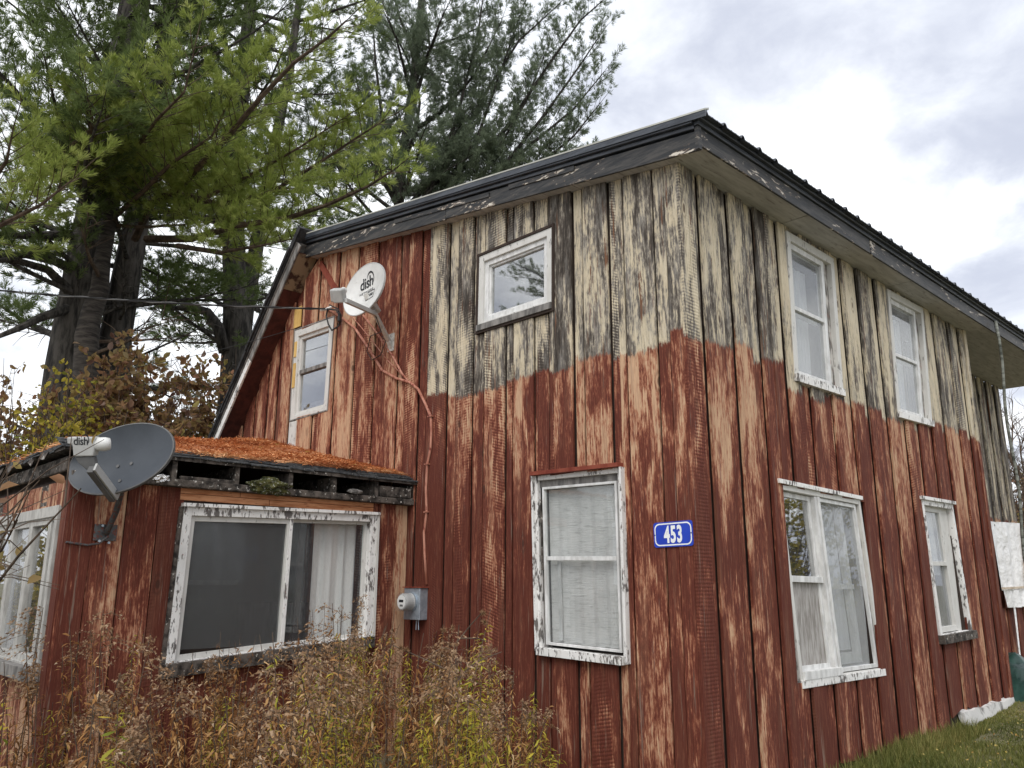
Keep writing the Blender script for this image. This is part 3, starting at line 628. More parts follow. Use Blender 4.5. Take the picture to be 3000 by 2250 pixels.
    mb = MB(); w.bx(mb, .16, W-.16, .10, .19, -.06, -.02); w.part('bedding', mb, 'rot_wood')
    # ---- windows in the side wall
    for q, lab in ((QR1, 'upper side window nearest the corner'), (QR2, 'upper side window farther from the corner')):
        w = Win(FR, q, house, 'white_trim', lab); w.casing(.075, -.05, .065, .09, .04); W, H = w.W, w.H
        w.part('side_board', w.bx(MB(), W-.20, W-.075, .04, H-.09, -.04, .012), 'rot_trim')
        w.part('storm_frame', w.ring(MB(), .076, W-.20, .041, H-.091, .06, -.03, .035), 'white_clean'); w.part('meeting_rail', w.bx(MB(), .145, W-.255, H*.48, H*.48+.04, -.02, .03), 'white_clean')
        w.part('sill', w.bx(MB(), .0, W, -.03, .05, .0, .085), 'white_worn')
        w.pane(.145, W-.255, .10, H*.48, .005, 'glass_dusty'); w.pane(.145, W-.255, H*.48+.04, H-.155, .01, 'glass_dusty')
        w.part('inner_rail', w.bx(MB(), .145, W-.255, H*.47, H*.47+.05, -.075, -.05), 'white_clean')
        w.cloth(.12, W-.30, .06, H*.86, -.14, .012, 4, 'sheer', 'curtain')
    w = Win(FR, QR3, house, 'white_worn', 'double ground floor window, boarded with plywood at lower left'); w.casing(.045, -.07, .05, .05, .04, mat='white_trim'); W, H = w.W, w.H
    w.part('head_trim', w.bx(MB(), -.02, W+.02, H, H+.04, .0, .075), 'white_worn')
    w.part('sill', w.bx(MB(), .0, W, -.035, .03, .0, .06), 'white_worn')
    m0, m1 = W*.40, W*.40+.09
    w.part('mullion', w.bx(MB(), m0, m0+.042, .05, H-.055, -.06, .045), 'white_clean'); w.part('mullion', w.bx(MB(), m0+.049, m1, .05, H-.055, -.06, .055), 'white_clean')
    w.part('storm_frame', w.ring(MB(), m1, W-.085, .05, H-.055, .035, -.03, .03), 'white_clean'); w.part('sash', w.ring(MB(), .046, m0, .05, H-.055, .045, -.05, .0, None, .09), 'white_clean')
    w.part('stool', w.bx(MB(), .046, m1, .03, .10, .0, .065), 'white_clean'); w.part('side_strip', w.bx(MB(), W-.085, W-.046, .04, H-.05, -.06, .02), 'rot_trim')
    w.part('meeting_rail', w.bx(MB(), .075, m0-.0, H*.50, H*.50+.055, -.02, .03), 'white_clean'); w.part('meeting_rail', w.bx(MB(), m1+.05, W-.20, H*.47, H*.47+.05, -.09, -.05), 'white_clean')
    w.part('plywood_board', w.bx(MB(), .091, m0-.045, .14, H*.50, -.03, -.015), 'plywood_grey')
    w.pane(.091, m0-.045, H*.50+.055, H-.10, -.02, 'glass_sky'); w.pane(m1+.035, W-.12, .085, H-.09, .0, 'glass_dusty')
    w.cloth(m1+.02, W-.30, .22, H*.93, -.13, .008, 3, 'sheer', 'curtain'); w.part('inner_frame', w.bx(MB(), W-.30, W-.22, .1, H-.1, -.12, -.06), 'white_clean'); w.part('inner_frame', w.bx(MB(), m1, W-.301, .1, .2, -.12, -.06), 'white_clean')
    w = Win(FR, QR4, house, 'white_worn', 'narrow ground floor window with rotten sill near the far corner'); w.casing(.06, -.06, .055, .06, .05); W, H = w.W, w.H
    w.part('head_trim', w.bx(MB(), -.04, W+.04, H, H+.04, .0, .085), 'white_worn')
    w.part('side_board', w.bx(MB(), W-.31, W-.075, .05, H-.06, -.055, -.01), 'white_trim'); w.part('sill', w.bx(MB(), -.02, W+.02, -.05, .045, .0, .10), 'rot_wood')
    w.part('sash', w.ring(MB(), .075, W-.31, .06, H-.06, .06, -.06, .0), 'white_trim'); w.part('meeting_rail', w.bx(MB(), .13, W-.37, H*.52, H*.52+.05, -.04, .01), 'white_trim')
    w.pane(.13, W-.37, .12, H*.52, -.04, 'glass_dusty'); w.pane(.13, W-.37, H*.52+.05, H-.12, -.025, 'glass_dusty')
    w.cloth(.12, W-.36, H*.45, H-.1, -.10, .012, 3, 'sheer', 'curtain')
    # plastic covered window in the recessed wall
    w = Win(FX, qpl, house, 'grey_wood', 'window covered by torn plastic sheet in the recessed wall'); w.casing(.035, .04, .075)
    W, H = w.W, w.H; w.cloth(-.02, W+.05, -.02, H+.04, .10, .03, 3, 'draped_plastic', 'plastic_sheet'); w.part('batten', w.bx(MB(), .0, W, .0, .035, .13, .145), 'pale_batten'); w.part('batten', w.bx(MB(), W-.035, W, .035, H, .13, .145), 'pale_batten')
    w.cloth(-.02, W+.5, -.30, -.02, .12, .05, 3, 'draped_plastic', 'plastic_skirt'); w.cloth(W*.45, W*.55, -1.3, -.28, .10, .02, 1, 'draped_plastic', 'plastic_strip')
    # scraps of bare wood and insulation beside the attic window
    for a, b, c, d in ((866, 905, 882, 955), (865, 1003, 868, 1045), (861, 1066, 863, 1135)):
        p, q = aty(a, b, -.05), aty(c, d, -.05); MB().box(p[0], q[0], -.062, -.05, q[2], p[2]).build('bare_wood_strip', 'yellow_wood', house)
    p, q = aty(850, 1238, -.05), aty(866, 1300, -.05); MB().box(p[0], q[0], -.062, -.05, q[2]-.3, p[2]).build('white_strip', 'white_trim', house)
    # diagonal brace board near the ridge
    a, b = aty(940, 772, -.05), aty(985, 850, -.05); t = unit(b-a); nrm = np.array([t[2], 0, -t[0]])*.045
    MB().extr([a-nrm, a+nrm, b+nrm, b-nrm], (0, .0, 0), (0, -.016, 0)).build('brace_board', 'red_paint', house)
    # whitewashed foundation showing under the far boards
    mb = MB(); us = np.linspace(5.1, FAR+.02, 30); r_ = random.Random(4); hh = [.185+.008*math.sin(i*.5)+.006*math.sin(i*1.1)+r_.uniform(-.006, .006) for i in range(30)]
    gz = [ground_z(.1, u) for u in us]; dd = [.085+.012*math.sin(i*.6)+r_.uniform(-.004, .004) for i in range(30)]
    V = []; Fc = []
    for i, u in enumerate(us): V += [FR(u, -.35, dd[i]+.03), FR(u, -.12+hh[i]*.1, dd[i]+.015), FR(u, -.17+hh[i], dd[i]-.0), FR(u, -.16+hh[i], .004)]
    for i in range(29):
        for j in range(3): Fc.append((4*i+j, 4*i+4+j, 4*i+5+j, 4*i+1+j))
    Fc.append((0, 1, 2, 3)); mb.add(V, Fc)
    mb.build('foundation', 'whitewash', house)
build_house()

# ------------------------------------------------------------------ the enclosed porch
def build_porch():
    porch = empty('porch', (-6, -1.7, -.2), 'low enclosed porch with sliding windows and a needle covered hip roof', 'porch')
    PE = Z0+.80
    hP = [hole_of(QP1)]; hF = [hole_of(QP2)]
    side = backing('side_wall', FP, YC+.05, -.05, -.5, lambda u: PE+.03, hP, porch)
    front = backing('front_wall', FF, -9.6, XP-.0, -.5, lambda u: PE+.03, hF, porch)
    top = lambda u: PE
    cP = [hole_of(QP1, 0)]
    ls = [YC-.022, -3.26, -3.01, -2.74, -2.52, -2.30, -2.05, -1.82, -1.55, -1.30, -1.05, -.80, -.44, -.22, -.05]
    for i in range(len(ls)-1):
        a, b = ls[i], ls[i+1]
        cut = cP+([(-2.56, -.50, Z0+.60, 9)] if -2.6 < (a+b)/2 < -.5 else [])
        d = .024 if i % 2 else .032
        lay(FP, side, a+.004, b-.004, -.25, top, cut, .002, d, 50, [.40, .52, .45, .36][i % 4]+(.14 if i > 10 else 0))
    u = XP-.12; lay(FF, front, XP-.12, XP+.02, -.25, top, [], .002, .026, 50, .40)
    cF = [hole_of(QP2, 0)]
    while u > -9.5:
        lay(FF, front, u-.20, u-.004, -.25, lambda q: PE, cF, .002, .024+.01*random.random(), 50, .57); u -= .22
    # two courses of orange-brown strip boards over the window
    for k, (z0, z1) in enumerate(((.695, .752), (.755, .80))):
        for a, b in ((-2.56, -2.0 if k else -1.7), (-2.0+.006 if k else -1.694, -.50)):
            mb = MB(); fbox(mb, FP, a, b, Z0+z0, Z0+z1, .002, .022); mb.build('strip_board', 'cedar_strip', side, bevel=.003)
    mb = MB(); fbox(mb, FF, -5.95, XP-.14, Z0+.62, PE, .002, .025); mb.build('head_board', 'rot_wood', front)
    # side window: slider with screen on the left, open with a curtain on the right
    w = Win(FP, QP1, porch, 'white_worn', 'wide sliding window with grey screen and pale curtain'); w.casing(.075, -.06, .06, .075, .07); W, H = w.W, w.H
    w.part('drip_cap', w.bx(MB(), -.02, W+.02, H-.001, H+.03, .02, .09), 'white_worn'); w.part('jamb_trim', w.bx(MB(), W, W+.03, .02, H, .0, .07), 'white_trim'); w.part('jamb_trim', w.bx(MB(), -.035, .0, .0, H, .0, .05), 'rot_wood')
    w.part('sill', w.bx(MB(), -.03, W, -.05, .06, .0, .11), 'rot_wood')
    m = W*.525
    w.part('sash', w.ring(MB(), .075, m, .07, H-.075, .045, -.03, .03), 'white_trim'); w.part('track', w.ring(MB(), m, W-.076, .07, H-.075, .03, -.05, -.01), 'white_trim')
    w.part('mullion', w.bx(MB(), m-.03, m+.005, .06, H-.07, .031, .05), 'white_worn')
    w.pane(.12, m-.045, .115, H-.12, .0, 'insect_screen', 'insect_screen'); w.pane(.12, m-.045, .115, H-.12, -.03, 'glass')
    w.pane(m, W-.11, .10, H-.11, -.035, 'glass')
    w.cloth(m+(W-m)*.36, W-.10, .06, H-.10, -.16, .024, 3.4, 'curtain', 'curtain', 'pale pleated curtain drawn to the right')
    w.part('inner_post', w.bx(MB(), m+(W-m)*.27, m+(W-m)*.33, .0, H, -.30, -.26), 'sheathing')
    # front window
    w = Win(FF, QP2, porch, 'white_dull', 'window on the porch front beside the shrub'); w.casing(.07, -.05, .05, .09, .06); W, H = w.W, w.H
    w.part('sill', w.bx(MB(), -.02, W+.03, -.06, .04, .0, .13), 'grey_wood')
    for a, b, g in ((.07, .72, 'glass_sky'), (.72, 1.33, 'glass_dusty'), (1.33, W-.24, 'glass_sky'), (W-.24, W-.07, 'glass_dusty')):
        w.part('sash', w.ring(MB(), a, b, .06, H-.09, .055 if b-a > .3 else .03, -.03, .03), 'white_dull'); w.pane(a+.03, b-.03, .09, H-.12, -.005, g)
    # roof: hip, open eaves
    sl = .235; ex = .13; ez = Z0+1.06                      # top of the roof at the eave edge
    rz = lambda x, y: ez+sl*min(max(XP+ex-x, 0), max(y-(YC-ex), 0), 99)
    cx, cy = XP+ex, YC-ex
    apx = XP+ex-(0-cy); top_ = ez+sl*(0-cy)
    def slab(pts, t): return pts+[(x, y, z-t) for x, y, z in pts]
    mb = MB()
    A = [(cx, cy, ez), (cx, -.0, ez), (apx, -.0, top_)]; mb.add(slab(A, .035), [(0, 1, 2), (5, 4, 3), (0, 3, 4, 1), (1, 4, 5, 2), (2, 5, 3, 0)])
    B = [(cx, cy, ez-.0005), (apx, 0, top_), (-9.75, 0, top_), (-9.75, cy, ez)]; mb.add(slab(B, .035), [(0, 1, 2, 3), (7, 6, 5, 4), (0, 3, 7, 4), (3, 2, 6, 7), (0, 4, 5, 1)])
    roof = mb.build('roof', 'rot_wood', porch)
    # shingle courses at the side eave and front eave: ragged tabs, each its own piece
    y = cy-.02
    while y < -.03:
        e = min(y+random.uniform(.16, .3), -.01)
        for k in range(3):
            x1 = cx+.03-k*.055+random.uniform(-.02, .015); x0 = x1-.16; z1 = ez+.006+.011*k-sl*(x1-cx)-random.uniform(0, .018)*(k == 0); z0_ = ez+.006+.011*k+sl*(cx-x0)
            MB().hexa([(x0, y, z0_), (x1, y, z1), (x1, e-.004, z1+random.uniform(-.012, .006)), (x0, e-.004, z0_), (x0, y, z0_+.009), (x1, y, z1+.012), (x1, e-.004, z1+.012), (x0, e-.004, z0_+.009)]).build('shingle', 'shingle', roof)
        y = e
    x = cx+.02
    while x > -7.5:
        e = x-random.uniform(.18, .34)
        for k in range(3):
            y1 = cy-.03+k*.055+random.uniform(-.025, .02); y0 = y1+.16; z1 = ez+.006+.011*k-random.uniform(0, .045)*(k == 0); z0_ = ez+.006+.011*k+sl*(y0-cy)
            MB().hexa([(e+.004, y1, z1+random.uniform(-.03, .01)), (x, y1, z1), (x, y0, z0_), (e+.004, y0, z0_), (e+.004, y1, z1+.012), (x, y1, z1+.012), (x, y0, z0_+.009), (e+.004, y0, z0_+.009)]).build('shingle', 'shingle', roof)
        x = e
    # eave: rotten lower plate, rafter tails, scraps
    MB().box(XP+.035, XP+.115, cy+.08, -.02, Z0+.802, Z0+.865).build('eave_plate', 'rot_wood', porch, bevel=.006)
    MB().box(XP-.02, XP+.034, cy+.1, -.03, Z0+.80, Z0+.86).build('wall_plate', 'rot_wood', porch)
    for px in (505, 690, 848, 977, 1100, 1206):
        p = atx(px, 1405, XP+.07); MB().box(XP-.9, XP+.10, p[1]-.022, p[1]+.022, Z0+.862, ez-.036+.0).build('rafter', 'rot_wood', porch)
    MB().box(XP+.05, XP+.10, atx(1110, 1420, XP+.07)[1], -.04, Z0+.87, Z0+.985).build('eave_scrap', 'rot_wood', porch, bevel=.01)
    MB().box(XP+.05, XP+.09, -2.6, -2.1, Z0+.865, Z0+.90).build('eave_scrap', 'rot_wood', porch, bevel=.008)
    MB().box(-9.6, XP-.0, cy+.06, cy+.10, Z0+.87, Z0+.99).build('front_eave_board', 'rot_wood', porch, bevel=.01)
    for x in np.arange(-3.9, -7, -.37):                  # torn tar paper curling down
        a = random.uniform(.10, .2); pts = [(x, cy-.02, ez-.01), (x-a, cy-.02, ez-.01), (x-a*.8, cy-.06, ez-.07), (x-.02, cy-.05, ez-.09*random.random()-.03)]
        MB().extr(pts, (0, 0, 0), (0, .004, 0)).build('torn_paper', 'rot_wood', roof)
    # inside
    fl = MB(); fl.box(-9.5, XP-.09, YC+.09, -.06, Z0-1.3, Z0-1.25); fl.build('floor', 'interior', porch)
    mb = MB(); mb.box(-9.5, XP-.25, YC+.3, -.06, Z0+.73, Z0+.76); mb.build('ceiling', 'interior', porch)
    MB().box(-5.9, -5.82, YC+.1, -.06, Z0-1.24, Z0+.72).build('partition', 'interior', porch)
    MB().box(-5.8, -5.0, -.9, -.2, Z0-1.24, Z0-.25).build('cupboard', 'grey_wood', porch)
    MB().box(-5.82, -5.2, -2.0, -1.2, Z0-.05, Z0+.0).build('shelf', 'white_trim', porch)
    MB().box(XP-1.0, XP-.95, YC+.05, -.05, Z0+.77, ez+.16).build('attic_board', 'sheathing', porch)
    MB().box(-9.5, XP-.0, YC+.04, YC+.08, Z0+.835, ez-.04).build('attic_board', 'sheathing', porch)
    # needle litter (stuff) on both slopes
    n = 34000; u = RNG.random(n); v = RNG.random(n)
    xs = cx-.02-(u**1.25)*3.7; ys = cy+.03+v*3.5; ys = np.minimum(ys, -.02)
    z = np.array([rz(a, b) for a, b in zip(xs, ys)])
    dens = .5+.5*np.sin(xs*2.3+1)*np.sin(ys*1.9); keep = (xs > -9.6) & (RNG.random(n) < .75+.25*dens) & ((xs < cx-.12+.08*np.sin(ys*5)+.05*np.sin(ys*13)) | (RNG.random(n) < .25)) & ((ys > cy+.10) | (RNG.random(n) < .2))
    xs, ys, z = xs[keep], ys[keep], z[keep]; n = len(xs)
    an = RNG.random(n)*2*np.pi; L = RNG.uniform(.06, .14, n); hz = RNG.uniform(.025, .05, n)+.035*dens[keep]
    dx, dy = np.cos(an)*L/2, np.sin(an)*L/2; w = RNG.uniform(.003, .006, n); px_, py_ = -np.sin(an)*w, np.cos(an)*w; dzz = RNG.normal(0, .012, n)
    P0 = np.stack([xs-dx, ys-dy, z+hz-dzz], 1); P1 = np.stack([xs+dx, ys+dy, z+hz+dzz], 1); wv = np.stack([px_, py_, w*.5], 1)
    V = np.stack([P0-wv, P0+wv, P1], 1).reshape(-1, 3); F = np.arange(3*n).reshape(-1, 3)
    tag(trimesh('pine_needle_litter', V, F, 'litter', porch, np.repeat(np.clip(RNG.normal(.50, .26, n)+.28*np.sin(xs*3.1+.6*np.sin(ys*4))*np.sin(ys*2.7+1)+.15*np.sin(xs*9+ys*7), 0, 1), 3)), kind='stuff', label='thick orange carpet of fallen pine needles')
    # matted bed under the needles
    g = 46; X, Y = np.meshgrid(np.linspace(cx-.10, cx-3.75, g), np.linspace(cy+.10, -.012, g)); ZZ = np.zeros_like(X)
    for i in range(g):
        for j in range(g):
            e = min(1, (cx-.05-X[i, j])/.25, (Y[i, j]-cy-.05)/.25); ZZ[i, j] = rz(X[i, j], Y[i, j])+.008+.055*max(e, 0)*(.65+.35*math.sin(X[i, j]*5+1)*math.sin(Y[i, j]*4))
    i = np.arange(g*g).reshape(g, g); F = np.stack([i[:-1, :-1].ravel(), i[1:, :-1].ravel(), i[1:, 1:].ravel(), i[:-1, 1:].ravel()], 1)
    tag(trimesh('needle_mat', np.stack([X.ravel(), Y.ravel(), ZZ.ravel()], 1), F, 'litter_bed', porch, RNG.random(g*g)), kind='stuff')
    # a few fallen broad leaves on it
    for k in range(7):
        x, y = cx-.3-RNG.random()*2.6, cy+.5+RNG.random()*2.7; z = rz(x, y)+.08; s = .045
        trimesh('fallen_leaf', [(x-s, y, z), (x, y-s*.6, z+.01), (x+s, y, z), (x, y+s*.6, z+.015)], [(0, 1, 2, 3)], 'fallen_leaf', porch, [RNG.random()]*4)
build_porch()
def blob(name, label, cat, c, rad, mat, n=300, par=None, seed=1, spikes=.25):
    import bmesh
    bm = bmesh.new(); bmesh.ops.create_icosphere(bm, subdivisions=4, radius=1.0); r = random.Random(seed)
    ph = [(r.uniform(2, 9), r.uniform(2, 9), r.uniform(2, 9), r.uniform(0, 6)) for _ in range(8)]
    for v in bm.verts:
        f = sum(math.sin(a*v.co.x+d)*math.sin(b*v.co.y+d)*math.sin(c_*v.co.z) for a, b, c_, d in ph)/4
        v.co *= 1+spikes*f+r.uniform(-.06, .06)
        v.co = Vector((v.co.x*rad[0], v.co.y*rad[1], v.co.z*rad[2]))
    me = bpy.data.meshes.new(name); bm.to_mesh(me); bm.free(); me.materials.append(M[mat]); o = bpy.data.objects.new(name, me); col.objects.link(o); setparent(o, par, Vector(c)); return tag(o, label, cat)
pm = atx(790, 1425, XP+.12); blob('moss_clump', 'dark clump of moss and lichen hanging from the porch eave', 'moss', pm, (.06, .21, .075), 'moss', spikes=.5)
pm = atx(1040, 1440, XP+.12); blob('moss_clump', 'small tan nest scrap in the porch eave near the house wall', 'nest', pm, (.03, .09, .022), 'grey_wood', seed=5, spikes=.5)
pm = atx(468, 1403, XP+.10); blob('foil_scrap', 'crumpled shiny foil stuffed in the eave behind the grey dish', 'foil', pm, (.03, .08, .04), 'foil', seed=9, spikes=.6)

# ------------------------------------------------------------------ satellite dishes
def dish(root, c, N, U, ra, rb, depth, mat, rim_mat):
    N = unit(N); U = unit(np.asarray(U)-N*(np.asarray(U)@N)); X = np.cross(U, N); c = np.asarray(c)
    V = []; F = []; nr, na = 8, 40
    for side, off in ((0, 0.0), (1, -.012)):
        for i in range(nr+1):
            r = i/nr
            for j in range(na):
                a = 2*math.pi*j/na; V.append(c+X*ra*r*math.cos(a)+U*rb*r*math.sin(a)+N*(depth*(r*r-1)+off))
    for s_ in range(2):
        b = s_*(nr+1)*na
        for i in range(nr):
            for j in range(na):
                q = (b+i*na+j, b+i*na+(j+1) % na, b+(i+1)*na+(j+1) % na, b+(i+1)*na+j); F.append(q[::-1] if s_ == 0 else q)
    o = MB().add(V, F).build('reflector', mat, root, smooth=True)
    rm = MB(); n = na; vs = []; fs = []
    for j in range(n):
        a = 2*math.pi*j/n; e = c+X*ra*math.cos(a)+U*rb*math.sin(a); ro = X*math.cos(a)+U*math.sin(a)
        vs += [e-ro*.002+N*.002, e+ro*.008+N*.0, e+ro*.008-N*.022, e-ro*.002-N*.018]
    for j in range(n):
        k = (j+1) % n
        for q in range(4): fs.append((4*j+q, 4*j+(q+1) % 4, 4*k+(q+1) % 4, 4*k+q))
    rm.add(vs, fs).build('rim', rim_mat, root, smooth=False)
    return c, X, U, N
def bar(mb, a, b, w, h, up=(0, 0, 1)):
    a, b = np.asarray(a, float), np.asarray(b, float); t = unit(b-a); y = unit(np.cross(up, t)); z = np.cross(t, y)
    return mb.hexa([a-y*w-z*h, a+y*w-z*h, a+y*w+z*h, a-y*w+z*h, b-y*w-z*h, b+y*w-z*h, b+y*w+z*h, b-y*w+z*h])
def logo(root, o, X, Y, N, size, arc=True, depth=None):
    def put(V, F, name):
        P = [np.asarray(o)+v[0]*X+v[1]*Y+v[2]*N for v in V]
        if depth: P = [depth(p) for p in P]
        MB().add(P, F).build(name, 'logo_dark', root)
    V, F = text_mesh('dish', size, .012*size, .86, .0006, .95); put(V, F, 'logo_lettering')
    if arc:
        pts = []; V = []; F = []
        for k in range(13):                        # swoosh over the last letters
            a = math.radians(160-k*17); r = size*.42; w = size*.045*math.sin(math.pi*(k+.5)/13)+.001
            ca, sa = math.cos(a)*.85, math.sin(a)*1.1; V += [(size*.35+(r-w)*ca, size*.12+(r-w)*sa, .0008), (size*.35+(r+w)*ca, size*.12+(r+w)*sa, .0008)]
        F = [(2*k+1, 2*k, 2*k+2, 2*k+3) for k in range(12)]; put(V, F, 'logo_swoosh')
def build_dishes():
    # white dish on the gable
    foot = aty(1148, 1001, -.05)
    c = aty(1064, 847, -.50); t_, b_ = aty(1073, 769, -.5), aty(1052, 925, -.5); rb = np.linalg.norm(t_-b_)/2
    l_, r_ = aty(1007, 845, -.5), aty(1121, 836, -.5); ra = abs(r_[0]-l_[0])/2
    d1 = empty('satellite_dish', foot, 'round white satellite dish on an arm high on the gable', 'satellite dish')
    N = unit((.02, -1, .12)); c, X, U, N = dish(d1, c, N, (0, 0, 1), ra*.97, rb, .055, 'white_enamel', 'plastic_grey')
    knee = aty(1098, 918, -.42); mb = MB(); bar(mb, foot+np.array([0, -.04, 0]), knee, .022, .022); mb.build('mast', 'steel_paint', d1, bevel=.004)
    lnb = aty(1012, 880, -.95); mb = MB(); bar(mb, knee+np.array([0, .0, 0]), lnb, .018, .026); mb.build('feed_arm', 'plastic_grey', d1, bevel=.004)
    mb = MB(); ax = unit(c-U*rb*.1-lnb); 
    h = aty(990, 868, -1.02); bar(mb, h-ax*.02, h+ax*.13, .055, .075); mb.build('receiver_head', 'plastic_grey', d1, bevel=.015)
    h2 = h+np.array([-.085, 0, .03]); mb = MB(); bar(mb, h2-ax*.03, h2+ax*.10, .035, .07); mb.build('receiver_head', 'plastic_grey', d1, bevel=.015)
    MB().tube([h+ax*.12+U*.04, h+ax*.18+U*.04], [.032, .04], 14).build('feed_horn', 'white_enamel', d1)
    mb = MB(); bar(mb, c-N*.07-U*.05, knee+np.array([.0, .03, .03]), .05, .03); mb.build('back_bracket', 'steel_paint', d1, bevel=.005)
    f = foot; MB().box(f[0]-.07, f[0]+.05, -.062, -.0465, f[2]-.12, f[2]+.10).build('foot_plate', 'steel_paint', d1, bevel=.004)
    mb = MB(); bar(mb, f+np.array([.0, .0, -.1]), f+np.array([0, -.06, 0]), .03, .006); mb.build('foot_bracket', 'steel_paint', d1)
    a = math.radians(6); LX = X*math.cos(a)+U*math.sin(a); LY = -X*math.sin(a)+U*math.cos(a); LX, LY = (LX if LX[0] > 0 else -LX), LY
    surf = lambda p: p+N*(.055*(min(1, (((p-c)@X)/ra)**2+(((p-c)@U)/rb)**2)-1)+.004)
    lo = c+LX*.0+LY*rb*.30
    logo(d1, lo, LX, LY, N, .20, True, surf)
    def put(s, sz, off, bold=0.0):
        V, F = text_mesh(s, sz, bold, 1, .0006, 1.3); MB().add([surf(c+LX*(off[0]+v[0])+LY*(off[1]+v[1])+N*v[2]) for v in V], F).build('logo_lettering', 'logo_dark', d1)
    put('NETWORK', .045, (-.0, rb*.30-.115)); put('500', .055, (.085, rb*.30-.185), .002)
    q = [(-.075, -.05), (.075, -.05), (.085, .05), (-.075, .05)]; mb = MB()
    for i in range(4):
        a0, a1 = np.array(q[i]), np.array(q[(i+1) % 4]); t = unit(a1-a0); nn = np.array([-t[1], t[0]])*.004
        mb.add([surf(c+LX*(.085+v[0])+LY*(rb*.30-.187+v[1])+N*.001) for v in (a0-nn-t*.004, a1-nn+t*.004, a1+nn+t*.004, a0+nn-t*.004)], [(0, 1, 2, 3)])
    mb.build('logo_frame', 'logo_dark', d1)
    # cable from the dish
    MB().tube([knee, knee+np.array([.0, .1, -.2]), aty(1085, 985, -.12), aty(1075, 1030, -.10), aty(1090, 1055, -.09), aty(1115, 1040, -.09), aty(1130, 1000, -.09), aty(1120, 985, -.09)], .006, 6).build('cable_loop', 'cable_black', d1)
    # grey dish on the porch corner
    foot = atx(307, 1572, XP+.035)
    d2 = empty('satellite_dish', foot, 'large dark grey oval satellite dish at the porch corner', 'satellite dish')
    c = atx(352, 1342, XP+.46); s = np.linalg.norm(c-CAM)/FPX
    ra, rb = 156*s, 96*s
    N = unit(-_f*.74+_u*.42-_r*.22); up = unit(_u-_r*.20)
    c, X, U, N = dish(d2, c, N, up, ra, rb*1.02, .075, 'dish_grey', 'plastic_dark')
    k0 = atx(352, 1455, XP+.30); k1 = atx(340, 1500, XP+.18)
    MB().tube([foot+np.array([.02, 0, .02]), foot+np.array([.06, .02, .12]), k1, k0, c-N*.10-U*.12], .024, 10).build('mast', 'steel_dark', d2, smooth=True)
    f = foot; MB().box(XP+.034, XP+.044, f[1]-.09, f[1]+.09, f[2]-.035, f[2]+.10).build('foot_plate', 'steel_dark', d2, bevel=.003)
    MB().tube([atx(193, 1588, XP+.05), atx(255, 1597, XP+.05), atx(290, 1592, XP+.05), atx(318, 1570, XP+.06)], .009, 6).build('brace_rod', 'steel_dark', d2)
    for q in ((300, 1540), (318, 1590), (290, 1585)): 
        p = atx(*q, XP+.05); MB().tube([p, p+np.array([.012, 0, 0])], .011, 6).build('bolt', 'galv', d2)
    dc = (c-CAM)@_f; dL = dc-.42
    PX = lambda x, y, d: CAM+ray(x, y)*d
    e0 = PX(333, 1460, dc-.10); a1 = PX(266, 1372, dL-.0); q = s*dL/dc
    mb = MB(); bar(mb, e0, a1, .024, .036); mb.build('feed_arm', 'plastic_dark', d2, bevel=.005)
    mb = MB(); bar(mb, e0+_r*.034+_u*.012, a1+_r*.034+_u*.012, .008, .03); mb.build('feed_arm_edge', 'plastic_grey', d2)
    def plate(pts, nm, mat, d0, d1, bv=.010): MB().extr([PX(x, y, dL) for x, y in pts], _f*d0, _f*d1).build(nm, mat, d2, bevel=bv)
    plate([(195, 1281), (278, 1281), (279, 1303), (272, 1337), (214, 1338), (211, 1303), (196, 1301)], 'receiver_head', 'plastic_grey', 0, .085)
    plate([(214, 1339), (271, 1338), (278, 1372), (262, 1382), (248, 1376), (226, 1358)], 'receiver_neck', 'plastic_dark', .012, .07)
    p = PX(281, 1303, dL)+_f*.05; MB().tube([p-_r*.02, p+_r*.04+_f*.01, p+_r*.065+_f*.03], [.052, .054, .046], 18).build('feed_horn', 'white_enamel', d2, smooth=True)
    p = PX(214, 1305, dL)+_f*.08; MB().tube([p, p+_f*.04], [.04, .045], 16).build('feed_horn', 'white_enamel', d2, smooth=True)
    o = PX(237, 1293, dL)-_f*.0015; logo(d2, o, _r, _u, -_f, .085, True)
    for a, b in ((-.12, -.10), (.14, -.10), (.0, -.62)):
        p = c+X*ra*a*-1+U*rb*b+N*(.075*((a*a+b*b)-1)+.003); MB().tube([p, p+N*.006], .014, 10).build('bolt', 'plastic_dark', d2)
build_dishes()

